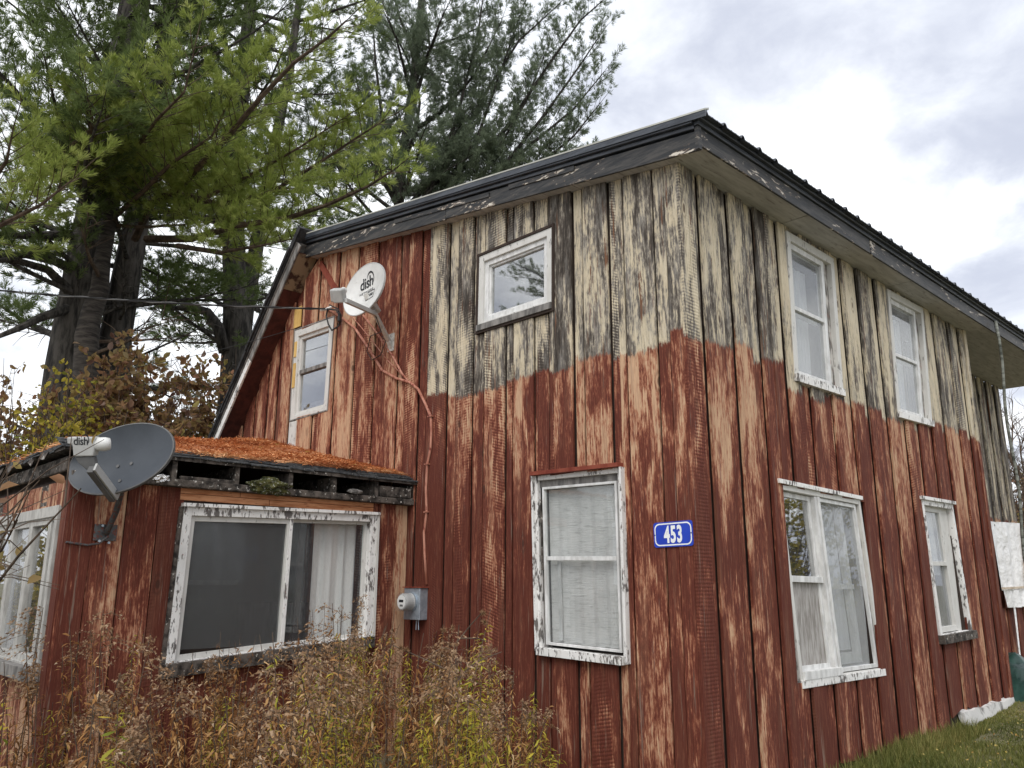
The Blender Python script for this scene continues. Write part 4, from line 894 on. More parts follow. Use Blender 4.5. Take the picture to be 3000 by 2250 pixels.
# ------------------------------------------------------------------ meter, sign, cables
def build_fittings():
    a, b = aty(1212, 1722, -.047), aty(1258, 1800, -.047); x0, x1 = a[0]-.02, a[0]+.25; z1 = a[2]; z0 = z1-.32
    m = empty('electric_meter', ((x0+x1)/2, -.05, z0), 'grey electric meter with round glass on the wall beside the porch', 'electric meter')
    MB().box(x0, x1, -.155, -.049, z0, z1).build('meter_box', 'galv', m, bevel=.006); MB().box(x0-.02, x1+.02, -.165, -.049, z1+.001, z1+.012).build('box_lid', 'red_paint', m)
    cx, cz = (x0+x1)/2+.0, z0+.18
    MB().tube([(cx, -.156, cz), (cx, -.17, cz)], .098, 28).build('socket_ring', 'galv', m)
    MB().tube([(cx, -.171, cz), (cx, -.26, cz), (cx, -.285, cz)], [.088, .086, .078], 28).build('meter_body', 'plastic_grey', m, bevel=.004)
    MB().tube([(cx, -.2855, cz), (cx, -.289, cz)], .068, 24).build('meter_face', 'white_enamel', m); MB().box(cx-.035, cx+.035, -.2925, -.2892, cz-.002, cz+.022).build('display', 'logo_dark', m)
    MB().box(cx-.02, cx+.03, -.2915, -.2892, cz-.045, cz-.025).build('name_plate', 'plastic_dark', m)
    MB().tube([(cx, -.20, cz), (cx, -.295, cz), (cx, -.30, cz)], [.093, .093, .085], 28, False).build('glass_cover', 'glass', m)
    for dx in (0, .03): MB().tube([(cx+.02+dx, -.10, z0), (cx+.015+dx*1.5, -.10, z0-.10)], .006, 6).build('ground_wire', 'galv', m)
    # house number
    q = [aty(*p, -.052) for p in ((1914, 1533), (2027, 1527), (2030, 1598), (1921, 1601))]; c = sum(q)/4; w = .185; h = .098
    sg = empty('house_number_sign', (c[0], -.052, c[2]-h), 'blue house number sign reading 453 with white border', 'sign')
    def rr(w, h, r, n=6): return [(sx*(w-r)+r*math.cos(a), sz*(h-r)+r*math.sin(a)) for sx, sz, a0 in ((1, 1, 0), (-1, 1, 90), (-1, -1, 180), (1, -1, 270)) for a in [math.radians(a0+90*k/n) for k in range(n+1)]]
    tl = math.radians(1.2); X = np.array([math.cos(tl), 0, math.sin(tl)]); Y = np.array([-math.sin(tl), 0, math.cos(tl)]); Nn = np.array([0, -1., 0]); O = np.array([c[0], -.050, c[2]])
    pl = rr(w, h, .022); MB().extr([O+X*p[0]+Y*p[1] for p in pl], Nn*0, Nn*.004).build('plate', 'sign_blue', sg)
    a, b = rr(w-.010, h-.010, .045), rr(w-.020, h-.020, .037); n = len(a); mb = MB()
    mb.add([O+X*p[0]+Y*p[1]+Nn*.0052 for p in a]+[O+X*p[0]+Y*p[1]+Nn*.0052 for p in b], [(i, (i+1) % n, n+(i+1) % n, n+i) for i in range(n)]); mb.build('border', 'sign_white', sg)
    V, F = text_mesh('453', .178, .0065, .60, .0005, 1.12); V = np.array(V); V[:, 0] -= (V[:, 0].max()+V[:, 0].min())/2; V[:, 1] -= (V[:, 1].max()+V[:, 1].min())/2
    MB().add([O+X*v[0]+Y*v[1]+Nn*(.0056+v[2]) for v in V], F).build('number', 'sign_white', sg)
    for sx in (-1, 1):
        p = O+X*sx*(w-.014)+Nn*.005; MB().tube([p, p+Nn*.004], .004, 8).build('screw', 'logo_dark', sg)
    # painted cables on the wall
    cpts = [(960, 905), (1000, 930), (1040, 962), (1080, 1020), (1120, 1085), (1160, 1108), (1200, 1120), (1225, 1140), (1245, 1180), (1262, 1220), (1264, 1260), (1262, 1310), (1252, 1360), (1248, 1430), (1250, 1500), (1242, 1560), (1244, 1620), (1250, 1712)]
    P = [aty(*p, -.062) for p in cpts]; rad = [.016]*10+[.014]*8
    cb = MB().tube(P, rad, 8).build('service_cable', 'cable_red', None, smooth=True); tag(cb, 'thick red painted cable winding down the gable to the meter', 'cable')
    for i in (4, 9, 12, 14):
        MB().box(P[i][0]-.03, P[i][0]+.03, -.085, -.047, P[i][2]-.006, P[i][2]+.006).build('clip', 'cable_red', cb)
    P = [aty(*p, -.058) for p in ((1050, 905), (1100, 970), (1150, 1042), (1178, 1095), (1195, 1115))]; tag(MB().tube(P, .013, 8).build('service_cable', 'cable_red', None, smooth=True), 'short red painted cable running diagonally below the white dish', 'cable')
    P = [aty(*p, -.055) for p in ((1030, 925), (1080, 985), (1135, 1055), (1185, 1105))]; tag(MB().tube(P, .007, 6).build('service_cable', 'cable_red', None, smooth=True), 'thin red painted wire between the two thicker cables on the gable', 'cable')
    # overhead service drop
    A = aty(958, 905, -.10); B0 = atd(0, 834, 12.2); B1 = A+(B0-A)*3.2; B1[2] += .9
    rope = []
    for k in range(3):
        pts = []
        for i in range(61):
            t = i/60; p = A+(B1-A)*t; p = p.copy(); p[2] -= 4*.42*t*(1-t)-.0; ph = t*150+k*2.1; rr_ = .011
            p += np.array([0, math.cos(ph)*rr_, math.sin(ph)*rr_]); pts.append(p)
        rope.append(pts)
    sag = rope
    sd_ = empty('overhead_service_wire', A, 'twisted black overhead service wire reaching the gable', 'wire')
    for k, pts in enumerate(rope): MB().tube(pts, .0095, 5).build('strand', 'cable_black' if k < 2 else 'plastic_dark', sd_)
    MB().tube([A+np.array([.02, .05, .03]), A, A+np.array([-.1, -.03, .0])], .02, 8).build('wire_clamp', 'white_enamel', sd_)
    loop = [aty(*p, -.12) for p in ((958, 905), (985, 908), (998, 930), (992, 955), (972, 968), (962, 950), (956, 925), (960, 905))]; MB().tube(loop, .011, 6).build('drip_loop', 'cable_black', sd_)
    loop = [aty(*p, -.10) for p in ((965, 893), (990, 905), (1000, 925), (996, 950), (985, 962))]; MB().tube(loop, .009, 6).build('drip_loop', 'cable_black', sd_)
    p = aty(994, 930, -.14); MB().tube([p+np.array([0, 0, .05]), p-np.array([0, 0, .05])], .022, 10).build('splice', 'cable_black', sd_)
    a = aty(866, 962, -.36); b = atd(620, 1010, 13.0); b2 = a+(b-a)*4; pts = [a+(b2-a)*t-np.array([0, 0, 4*.15*t*(1-t)]) for t in np.linspace(0, 1, 20)]
    w2 = MB().tube(pts, .0045, 5).build('telephone_wire', 'cable_black', None); tag(w2, 'thin sagging wire tied to the steep roof edge below the service wire', 'wire')
    # rope at the far end of the eave
    P = [np.array([.42, 7.15, Z0+3.62])]+[np.array([.42+.02*math.sin(i), 7.15-.012*i, Z0+3.62-.3*i]) for i in range(1, 12)]+[np.array([.43, 7.0, Z0-.05])]
    tag(MB().tube(P, [.02]*len(P), 7).build('hanging_rope', 'rope', None, smooth=True), 'grey green rope hanging straight down from the far eave', 'rope')
build_fittings()
def build_tarp():
    c = atx(2990, 1975, .0); g = 20; V = []
    for i in range(g):
        for j in range(g):
            x, y = -.55+1.1*i/(g-1), -.1+1.6*j/(g-1); r = max(abs(x)/.55, abs(y-.7)/.8); z = (.42*max(0, 1-r**1.6)+.10*abs(math.sin(7*x+5*y))*(1-r)+.09*abs(math.sin(11*y-4*x+1))*(1-r)+RNG.uniform(-.035, .035)*(r < .95))
            V.append((x-.18, 7.15+y, ground_z(0, 7.5)-.01+max(z, 0)))
    i = np.arange(g*g).reshape(g, g); F = np.stack([i[:-1, :-1].ravel(), i[1:, :-1].ravel(), i[1:, 1:].ravel(), i[:-1, 1:].ravel()], 1)
    tag(trimesh('tarp', V, F, 'tarp'), 'crumpled dark green tarp heaped by the far corner', 'tarp')
build_tarp()

# ------------------------------------------------------------------ pines
class Foliage:
    def __init__(s): s.P = []; s.D = []; s.T = []; s.S = []; s.wood = MB()
    def tuft(s, p, d, t, size): s.P.append(p); s.D.append(d); s.T.append(t); s.S.append(size)
    def limb(s, pts, rad, start=.2, blen=1.3, step=.2, tint=.5, size=.11, up=.18, rnd=random):
        pts = [np.asarray(p, float) for p in pts]; seg = [np.linalg.norm(b-a) for a, b in zip(pts[:-1], pts[1:])]; L = sum(seg)
        n = len(pts); s.wood.tube(pts, [rad*(1-.85*i/(n-1)) for i in range(n)], 6, False)
        d = start*L; k = 0
        while d < L:
            acc = 0
            for i, q in enumerate(seg):
                if acc+q >= d: break
                acc += q
            t = (d-acc)/max(q, 1e-6); p = pts[i]+(pts[i+1]-pts[i])*t; tan = unit(pts[i+1]-pts[i])
            side = unit(np.cross(tan, (0, 0, 1)))*(1 if k % 2 else -1); k += 1; f = d/L
            dr = unit(tan*rnd.uniform(.45, 1.0)+side*rnd.uniform(.5, 1.0)+np.array([0, 0, up+rnd.uniform(-.25, .3)]))
            s.branchlet(p, dr, blen*(1.15-.75*f)*rnd.uniform(.55, 1.1), tint, size, rnd); d += step*rnd.uniform(.6, 1.4)
        s.branchlet(pts[-1], unit(pts[-1]-pts[-2]), blen*.5, tint, size, rnd)
    def branchlet(s, p, d, L, tint, size, rnd):
        q = p; m = max(2, int(L/.115)); path = [p]
        for i in range(m):
            d = unit(d+np.array([rnd.gauss(0, .10), rnd.gauss(0, .10), rnd.gauss(.03, .08)])); q = q+d*(L/m); path.append(q)
            if i/m > .18:
                for _ in range(3):
                    td = unit(d+np.array([rnd.gauss(0, .55), rnd.gauss(0, .55), rnd.gauss(.25, .35)])); tl = rnd.uniform(.05, .22)
                    s.tuft(q+td*tl, td, tint+rnd.gauss(0, .16), size*rnd.uniform(.75, 1.2))
        s.tuft(q, d, tint+.12, size*1.15)
        s.wood.tube([path[0], path[len(path)//2], path[-1]], [.010, .007, .003], 3, False)
    def mesh(s, name, mat, par, needles=11, w=.005, spread=.42):
        P = np.array(s.P); D = np.array(s.D); T = np.clip(np.array(s.T), 0, 1); S = np.array(s.S); n = len(P)
        dr = D[:, None, :]+RNG.normal(0, spread, (n, needles, 3)); dr /= np.linalg.norm(dr, axis=2, keepdims=True)
        L = S[:, None, None]*RNG.uniform(.75, 1.1, (n, needles, 1))
        sd_ = np.cross(dr, RNG.normal(0, 1, (n, needles, 3))); sd_ /= np.linalg.norm(sd_, axis=2, keepdims=True)
        base = P[:, None, :]-D[:, None, :]*RNG.uniform(0, .05, (n, needles, 1)); mid = base+dr*L*.55; tip = base+dr*L
        V = np.stack([base, mid-sd_*w, tip, mid+sd_*w], 2).reshape(-1, 3)
        F = np.arange(len(V)).reshape(-1, 4)
        return trimesh(name, V, F, mat, par, np.repeat(T, needles*4))
def up_ext(pts, extra):
    a, b = np.asarray(pts[-2]), np.asarray(pts[-1]); d = unit(b-a); d = unit(d*.5+np.array([0, 0, .6])); return list(pts)+[b+d*extra*.5, b+np.array([0, 0, .05])+d*extra]
def trunk(pxs, dist, extra=6.0, r0=.42, r1=.1, ground=True):
    pts = [atd(x, y, dist if not isinstance(dist, (list, tuple)) else dist[i]) for i, (x, y) in enumerate(pxs)]
    if ground:
        b = pts[0].copy(); pts = [np.array([b[0], b[1], -.35])]+pts
    pts = up_ext(pts, extra); n = len(pts)
    return pts, [r0+(r1-r0)*((i/(n-1))**1.1) for i in range(n)]
def along(pts, z):
    for a, b in zip(pts[:-1], pts[1:]):
        if a[2] <= z <= b[2]: return a+(b-a)*((z-a[2])/max(b[2]-a[2], 1e-6))
    return pts[-1]
def whorls(fol, tr, z0, z1, n, lmin, lmax, rnd, tint, size, blen=1.3, step=.24, az=None, bare=False, rise=.12):
    for i in range(n):
        z = z0+(z1-z0)*(i+rnd.random())/n; p = along(tr, z); a = rnd.uniform(0, 2*math.pi) if az is None else rnd.choice(az)+rnd.uniform(-.5, .5)
        L = rnd.uniform(lmin, lmax)*(1-.35*(z-z0)/(z1-z0)); d = np.array([math.cos(a), math.sin(a), rise+rnd.uniform(-.12, .25)]); pts = [p]; q = p
        for k in range(6):
            d = unit(d+np.array([rnd.gauss(0, .08), rnd.gauss(0, .08), rnd.gauss(.03, .05)])); q = q+d*L/6; pts.append(q)
        if bare:
            fol.wood.tube(pts, [.045*(1-.9*k/6) for k in range(7)], 5, False)
            for k in range(2, 7):
                for _ in range(3):
                    e = pts[k]+unit(d+np.array([rnd.gauss(0, .8), rnd.gauss(0, .8), rnd.gauss(0, .5)]))*rnd.uniform(.3, .9); fol.wood.tube([pts[k], (pts[k]+e)/2+np.array([0, 0, .05]), e], [.012, .008, .003], 3, False)
        else: fol.limb(pts, .05*L/4+.02, .22, blen, step, tint, size, rnd=rnd)
def build_pines():
    rnd = random.Random(11)
    toC = math.atan2(CAM[1]+.5, CAM[0]+14)
    # --- big multi-stem pine on the left
    t1 = empty('pine_tree', atd(230, 1100, 18)*np.array([1, 1, 0]), 'massive dark pine with several thick stems at the left', 'tree', 'pines behind the house')
    A, ra = trunk([(205, 1090), (225, 950), (255, 760), (290, 560), (335, 300), (370, 100), (392, -60)], 18.0, 7, .50, .12)
    Bt, rb = trunk([(330, 1100), (340, 980), (372, 800), (400, 650), (425, 480), (470, 250), (500, 0)], 18.3, 6, .36, .10)
    MB().tube(A, ra, 12).build('trunk', 'bark_pine', t1, smooth=True); MB().tube(Bt, rb, 10).build('trunk', 'bark_pine', t1, smooth=True)
    f = Foliage()
    whorls(f, A, 3.2, 6.5, 9, 2.5, 4.5, rnd, .3, .10, bare=True)
    whorls(f, Bt, 3.4, 7, 7, 2.5, 4.0, rnd, .3, .10, bare=True)
    whorls(f, A, 5.6, 17, 27, 3.2, 6.0, rnd, .45, .16, 1.5, .16); whorls(f, Bt, 6.2, 16, 17, 2.8, 5.0, rnd, .40, .16, 1.5, .15)
    whorls(f, A, 7.5, 14.5, 12, 3.5, 6, rnd, .5, .16, 1.5, .15, az=[toC, toC+.9, toC-.9])
    f.mesh('crown', 'needle_dark', t1, 15, .0062)
    # long low limbs to the left
    for px in ([(205, 690), (110, 690), (0, 690)], [(215, 790), (120, 745), (0, 750), (-60, 790)], [(210, 860), (140, 790), (40, 760), (-60, 770)], [(215, 900), (120, 930), (60, 960), (-40, 1000)]):
        pts = [atd(x, y, 17.8-.5*i) for i, (x, y) in enumerate(px)]; f.wood.tube(pts, [.11, .08, .06, .03][:len(pts)], 7, False)
    f.wood.build('branches', 'bark_pine', t1)['kind'] = 'stuff'
    g = Foliage()          # outer limbs over the yard, fresh needles with caught light painted in
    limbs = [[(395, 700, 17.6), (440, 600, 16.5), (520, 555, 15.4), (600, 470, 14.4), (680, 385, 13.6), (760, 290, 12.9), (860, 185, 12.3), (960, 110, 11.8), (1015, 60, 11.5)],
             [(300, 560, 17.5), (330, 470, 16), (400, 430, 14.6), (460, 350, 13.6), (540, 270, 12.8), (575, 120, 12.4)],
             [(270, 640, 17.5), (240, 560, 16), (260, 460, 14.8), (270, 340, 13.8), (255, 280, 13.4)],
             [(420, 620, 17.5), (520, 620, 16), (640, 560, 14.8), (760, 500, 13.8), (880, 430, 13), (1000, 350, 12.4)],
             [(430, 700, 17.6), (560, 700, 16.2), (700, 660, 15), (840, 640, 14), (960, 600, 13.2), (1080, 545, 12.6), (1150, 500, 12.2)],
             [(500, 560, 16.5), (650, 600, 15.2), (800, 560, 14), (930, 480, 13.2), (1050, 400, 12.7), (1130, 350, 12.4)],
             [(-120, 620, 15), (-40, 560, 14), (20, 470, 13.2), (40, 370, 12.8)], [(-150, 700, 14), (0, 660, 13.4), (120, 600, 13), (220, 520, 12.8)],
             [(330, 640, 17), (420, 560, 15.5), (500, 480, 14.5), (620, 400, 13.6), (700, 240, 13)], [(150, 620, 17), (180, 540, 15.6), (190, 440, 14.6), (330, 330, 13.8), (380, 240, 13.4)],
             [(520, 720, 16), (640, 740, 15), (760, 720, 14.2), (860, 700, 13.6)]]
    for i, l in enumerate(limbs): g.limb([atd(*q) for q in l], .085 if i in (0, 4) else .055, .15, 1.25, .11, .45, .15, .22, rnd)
    g.mesh('crown', 'needle_fresh_lit', t1, 19, .005, .36); g.wood.build('branches', 'twig', t1)['kind'] = 'stuff'
    # smooth banded stem beside it
    tb = empty('birch_tree', atd(255, 1110, 16.9)*np.array([1, 1, 0]), 'leaning stem with pale banded bark in front of the dark pine', 'tree')
    Cc, rc = trunk([(252, 1110), (254, 985), (268, 920), (292, 850), (300, 760), (330, 600), (372, 380)], 16.9, 4, .25, .06)
    MB().tube(Cc, rc, 12).build('trunk', 'bark_birch', tb, smooth=True)
    f = Foliage(); whorls(f, Cc, 4, 10, 7, 1.5, 3, rnd, .3, .1, bare=True); f.wood.build('branches', 'twig', tb)['kind'] = 'stuff'
    # --- forked pine
    t2 = empty('pine_tree', atd(692, 1100, 21)*np.array([1, 1, 0]), 'forked pine trunk standing behind the steep roof slope', 'tree', 'pines behind the house')
    A, ra = trunk([(690, 1100), (694, 960), (690, 850), (682, 650), (690, 420), (720, 150), (735, 0)], 21, 6, .40, .09)
    B2, rb = trunk([(706, 1000), (722, 880), (742, 780), (762, 660), (800, 450), (850, 200)], 21.1, 6, .24, .06, False)
    L2 = [atd(x, y, 20.8) for x, y in ((660, 1030), (640, 960), (608, 915), (560, 898), (500, 905))]
    MB().tube(A, ra, 12).build('trunk', 'bark_pine', t2, smooth=True); MB().tube(B2, rb, 10).build('trunk', 'bark_pine', t2, smooth=True); MB().tube(L2, [.17, .15, .12, .09, .05], 8).build('limb', 'bark_pine', t2, smooth=True)
    f = Foliage(); whorls(f, A, 4.0, 9, 14, 2.5, 5, rnd, .3, .1, bare=True); whorls(f, A, 6.4, 17, 24, 3, 5.5, rnd, .48, .16, 1.5, .17); whorls(f, B2, 7, 17, 15, 2.5, 5, rnd, .45, .16, 1.5, .16)
    f.mesh('crown', 'needle_dark', t2, 13, .007); f.wood.build('branches', 'bark_pine', t2)['kind'] = 'stuff'
    # --- pine beyond the roof
    t3 = empty('pine_tree', atd(1172, 1100, 25)*np.array([1, 1, 0]), 'blue green pine rising behind the roof with ascending limbs on its right', 'tree', 'pines behind the house')
    A, ra = trunk([(1160, 900), (1168, 600), (1182, 450), (1212, 230), (1235, 0), (1250, -150)], 25, 6, .20, .07)
    MB().tube(A, ra, 10).build('trunk', 'bark_pine', t3, smooth=True)
    f = Foliage(); whorls(f, A, 7, 12, 9, 2, 4, rnd, .35, .12, bare=True)
    whorls(f, A, 9.0, 20, 34, 3.2, 5.6, rnd, .42, .18, 1.6, .18)
    for l in ([(1180, 640), (1290, 560), (1400, 400), (1470, 200), (1540, 0)], [(1190, 560), (1330, 520), (1480, 380), (1600, 200), (1700, 60), (1790, -20)], [(1180, 650), (1320, 600), (1480, 480), (1600, 330), (1700, 190), (1760, 100)], [(1250, 620), (1400, 560), (1560, 420), (1680, 320), (1770, 210)], [(1250, 650), (1420, 590), (1560, 500), (1680, 400), (1760, 300)], [(1300, 620), (1450, 580), (1600, 470), (1700, 380)],
              [(1220, 620), (1300, 480), (1350, 300), (1400, 100), (1420, -40)], [(1200, 600), (1330, 450), (1430, 260), (1520, 120), (1640, 10)], [(1200, 640), (1350, 610), (1500, 540), (1600, 450)], [(1180, 600), (1100, 480), (1060, 330), (1040, 200)], [(1190, 500), (1120, 350), (1100, 180), (1090, 30)], [(1180, 650), (1260, 560), (1310, 420), (1380, 330)], [(1200, 640), (1330, 600), (1420, 500), (1540, 300), (1600, 150)], [(1175, 560), (1200, 520), (1190, 430), (1170, 330)], [(1185, 460), (1215, 400), (1230, 300), (1215, 200)], [(1205, 330), (1225, 260), (1260, 150), (1250, 40)], [(1220, 200), (1200, 120), (1170, 50), (1150, -40)], [(1175, 620), (1140, 560), (1100, 500), (1070, 440)], [(1178, 640), (1220, 600), (1260, 560), (1270, 480)], [(1400, 620), (1500, 580), (1600, 530), (1690, 470)], [(1190, 400), (1290, 330), (1390, 220), (1470, 60)]):
        f.limb([atd(x, y, 25-.35*i) for i, (x, y) in enumerate(l)], .10, .12, 1.5, .13, .5, .18, .25, rnd)
    f.mesh('crown', 'needle_blue', t3, 11, .0085); f.wood.build('branches', 'bark_pine', t3)['kind'] = 'stuff'
build_pines()

# ------------------------------------------------------------------ leafy shrubs
def leaves(P, N, S, T, rnd=RNG, aspect=.55):
    """folded leaf: 2 quads-ish triangles each; returns arrays"""
    n = len(P); d = rnd.normal(0, 1, (n, 3))+N; d[:, 2] -= .35; d /= np.linalg.norm(d, axis=1, keepdims=True)
    s = np.cross(d, rnd.normal(0, 1, (n, 3))); s /= np.linalg.norm(s, axis=1, keepdims=True); u = np.cross(s, d); L = S[:, None]
    fold = rnd.uniform(.05, .3, (n, 1))*L
    base = P; tip = P+d*L-u*fold*.4; m = P+d*L*.48
    m1 = P+d*L*.28; m2 = P+d*L*.64-u*fold*.15; w = L*aspect/2
    V = np.stack([base, m1+s*w*.85+u*fold*.8, m1-s*w*.85+u*fold*.8, m2+s*w+u*fold, m2-s*w+u*fold, tip, m1, m2], 1).reshape(-1, 3); F0 = np.arange(n)[:, None]*8
    F = np.concatenate([F0+np.array([t]) for t in ([0, 6, 1], [0, 2, 6], [1, 6, 7], [1, 7, 3], [2, 7, 6], [2, 4, 7], [3, 7, 5], [4, 5, 7])]); return V, F, np.repeat(np.clip(T, 0, 1), 8)
def shrub(name, label, base, tips, n_leaf, size, mat, spread=.45, stems=4, rnd=None, group=None, aspect=.55, cat='shrub', bark='twig', tmean=.5):
    rnd = rnd or random.Random(3); base = np.asarray(base, float); o = empty(name, base, label, cat, group); w = MB(); P = []; N = []
    for t in tips:
        t = np.asarray(t, float)
        for k in range(stems):
            e = t+np.array([rnd.gauss(0, spread), rnd.gauss(0, spread), rnd.gauss(0, spread*.7)]); b = base+np.array([rnd.gauss(0, .25), rnd.gauss(0, .25), 0]); mid = (b+e)/2+np.array([rnd.gauss(0, .15), rnd.gauss(0, .15), .2])
            path = [b+(mid-b)*s for s in (0, .5)]+[mid+(e-mid)*s for s in (0, .33, .66, 1)]; path = [p+np.array([rnd.gauss(0, .04), rnd.gauss(0, .04), 0]) for p in path]; w.tube(path, [.022, .018, .014, .010, .007, .003], 5, False)
            for _ in range(7):
                i = rnd.choice((2, 3, 4)); p = path[i]+(path[i+1]-path[i])*rnd.random(); q = p+np.array([rnd.gauss(0, .3), rnd.gauss(0, .3), rnd.gauss(.1, .25)]); w.tube([p, (p+q)/2+np.array([0, 0, .04]), q], [.006, .004, .002], 3, False)
                for _ in range(n_leaf): s = rnd.random(); P.append(p+(q-p)*s+np.array([rnd.gauss(0, .03), rnd.gauss(0, .03), rnd.gauss(0, .03)])); N.append((q-p)*1.5)
    P = np.array(P); N = np.array(N); S = RNG.uniform(.6, 1.2, len(P))*size; w.build('stems', bark, o)['kind'] = 'stuff'
    V, F, T = leaves(P, N, S, RNG.normal(tmean, .28, len(P)), aspect=aspect); trimesh('foliage', V, F, mat, o, T); return o
def copy_tree(src, delta, label, group, rz=0.0):
    r_ = src.copy(); col.objects.link(r_); r_.location = Vector(src.location)+Vector(delta); r_.rotation_euler[2] = rz; r_['label'] = label; r_['group'] = group
    for ch in list(src.children):
        k = ch.copy(); col.objects.link(k); k.parent = r_
    return r_
def build_shrubs():
    r = random.Random(5)
    G = 'autumn shrubs behind the porch'
    D = 15.3
    def tp(l, d=D): return [atd(x, y, d+r.uniform(-.6, .6)) for x, y in l]
    shrub('viburnum_shrub', 'brown and purple leaved shrub in front of the forked pine', atd(560, 1300, D)*np.array([1, 1, 0]), tp([(500, 1180), (560, 1140), (610, 1200), (640, 1150), (540, 1250), (600, 1280), (480, 1260), (660, 1080), (430, 1210)]), 13, .125, 'leaf_brown', .36, 6, r, G)
    shrub('viburnum_shrub', 'broad russet leaved shrub above the grey dish', atd(380, 1300, D)*np.array([1, 1, 0]), tp([(330, 1120), (380, 1090), (440, 1130), (360, 1180), (420, 1060), (300, 1180), (340, 1240), (410, 1230), (470, 1110)]), 14, .15, 'leaf_brown', .36, 6, r, G)
    shrub('viburnum_shrub', 'sparse grey brown shrub behind the far left of the porch roof', atd(80, 1300, D)*np.array([1, 1, 0]), tp([(30, 1130), (80, 1200), (20, 1270), (120, 1280), (60, 1330), (160, 1330), (10, 1060)]), 7, .12, 'leaf_brown', .38, 6, r, G)
    shrub('bittersweet_vine', 'thin vine with bright yellow leaves rising behind the porch', atd(190, 1330, 14.2)*np.array([1, 1, 0]), tp([(130, 1180), (170, 1130), (220, 1170), (140, 1260), (200, 1250), (250, 1190), (240, 1110), (110, 1310), (180, 1310), (60, 1290)], 14.2), 7, .10, 'leaf_yellow', .24, 4, r, None, .6, 'vine')
    # shrub in front of the porch front window, at the frame's left edge
    b = np.array([-5.0, -4.35, -.25]); tips = [aty(x, y, -4.2+r.uniform(-.3, .2)) for x, y in ((20, 1440), (60, 1490), (140, 1480), (185, 1465), (10, 1540), (90, 1430), (40, 1400), (-60, 1500), (120, 1450), (-40, 1650), (0, 1400), (-90, 1400))]
    shrub('leafy_shrub', 'mauve leaved shrub with dark stems by the porch front window', b, tips, 1, .095, 'leaf_brown', .09, 1, r, None, .55, 'shrub', 'twig', .55)
    shrub('leafy_shrub', 'tall yellow and green shrub left of the porch front', (-8.2, -4.7, -.25), [(-7.6, -4.7, 1.6), (-8.4, -4.9, 2.4), (-8.0, -4.4, .9), (-9.2, -5.2, 2.0), (-7.4, -4.9, .7), (-9, -4.6, 1.2), (-8.8, -5.5, 3.0), (-10, -5.0, 2.2), (-10.5, -5.6, 1.0), (-9.6, -5.4, 1.2), (-11, -5.8, 2.6)], 14, .10, 'leaf_yellow', .42, 5, r, None, .5)
    pt = [o for o in bpy.data.objects if o.name.startswith('pine_tree') and 'forked' in o.get('label', '')][0]
    copy_tree(pt, Vector((-12.2, -13.6, 0))-Vector((pt.location.x, pt.location.y, 0)), 'second pine left of the yard outside the view, right of the first', 'pines behind the house', 2.9)
    copy_tree(pt, Vector((-15.2, -11.6, 0))-Vector((pt.location.x, pt.location.y, 0)), 'pine left of the yard outside the view, mirrored in the gable windows', 'pines behind the house', 1.2)
    shrub('maple_tree', 'golden leaved tree right of the house mirrored in the side window', (7.6, 15.5, -.05), [(7.2+r.gauss(0, 1.0), 15.5+r.gauss(0, 1.0), 2.6+r.uniform(-1.2, 3.2)) for _ in range(22)], 8, .13, 'leaf_yellow', .5, 3, r, None, .7, 'tree')
    # far right: bare trees, red twigs
    def bare(name, label, base, h, seed, spread=.5):
        rr = random.Random(seed); w = MB(); o = empty(name, base, label, 'tree', 'bare trees behind the far corner')
        def grow(p, d, L, rad, depth):
            pts = [p]
            for k in range(4): d = unit(d+np.array([rr.gauss(0, .10), rr.gauss(0, .10), rr.gauss(.03, .05)])); pts.append(pts[-1]+d*L/4)
            w.tube(pts, [rad*(1-.4*k/4) for k in range(5)], 5 if depth < 2 else 3, False)
            if depth < 5:
                for k in range(4 if depth else 7):
                    q = pts[rr.choice((1, 2, 3, 4)) if depth else rr.choice((2, 3, 4))]; grow(q, unit(d+np.array([rr.gauss(0, spread), rr.gauss(0, spread), rr.gauss(.1, .3)])), L*rr.uniform(.5, .72), rad*.5, depth+1)
        grow(np.asarray(base, float), np.array([0, 0, 1.]), h*.42, .14, 0); w.build('trunk', 'twig', o)
    bare('bare_tree', 'leafless grey tree seen past the far corner of the house', atd(2985, 1700, 27)*np.array([1, 1, 0]), 8, 3, .6); bare('bare_tree', 'smaller leafless tree farther right beyond the rope', atd(3060, 1700, 31)*np.array([1, 1, 0]), 9, 8, .6)
    bare('bare_tree', 'low leafless tree at the right edge beyond the plastic window', atd(3020, 1700, 24)*np.array([1, 1, 0]), 5.5, 21, .7)
    shrub('red_twig_shrub', 'rusty leaved bush beside the plastic covered window', atd(3030, 1700, 18.5)*np.array([1, 1, 0]), [atd(x, y, 18.5) for x, y in ((2985, 1450), (3010, 1380), (3030, 1500), (2990, 1560), (3040, 1600), (3060, 1440))], 6, .08, 'leaf_brown', .3, 4, r, None, .5)
build_shrubs()

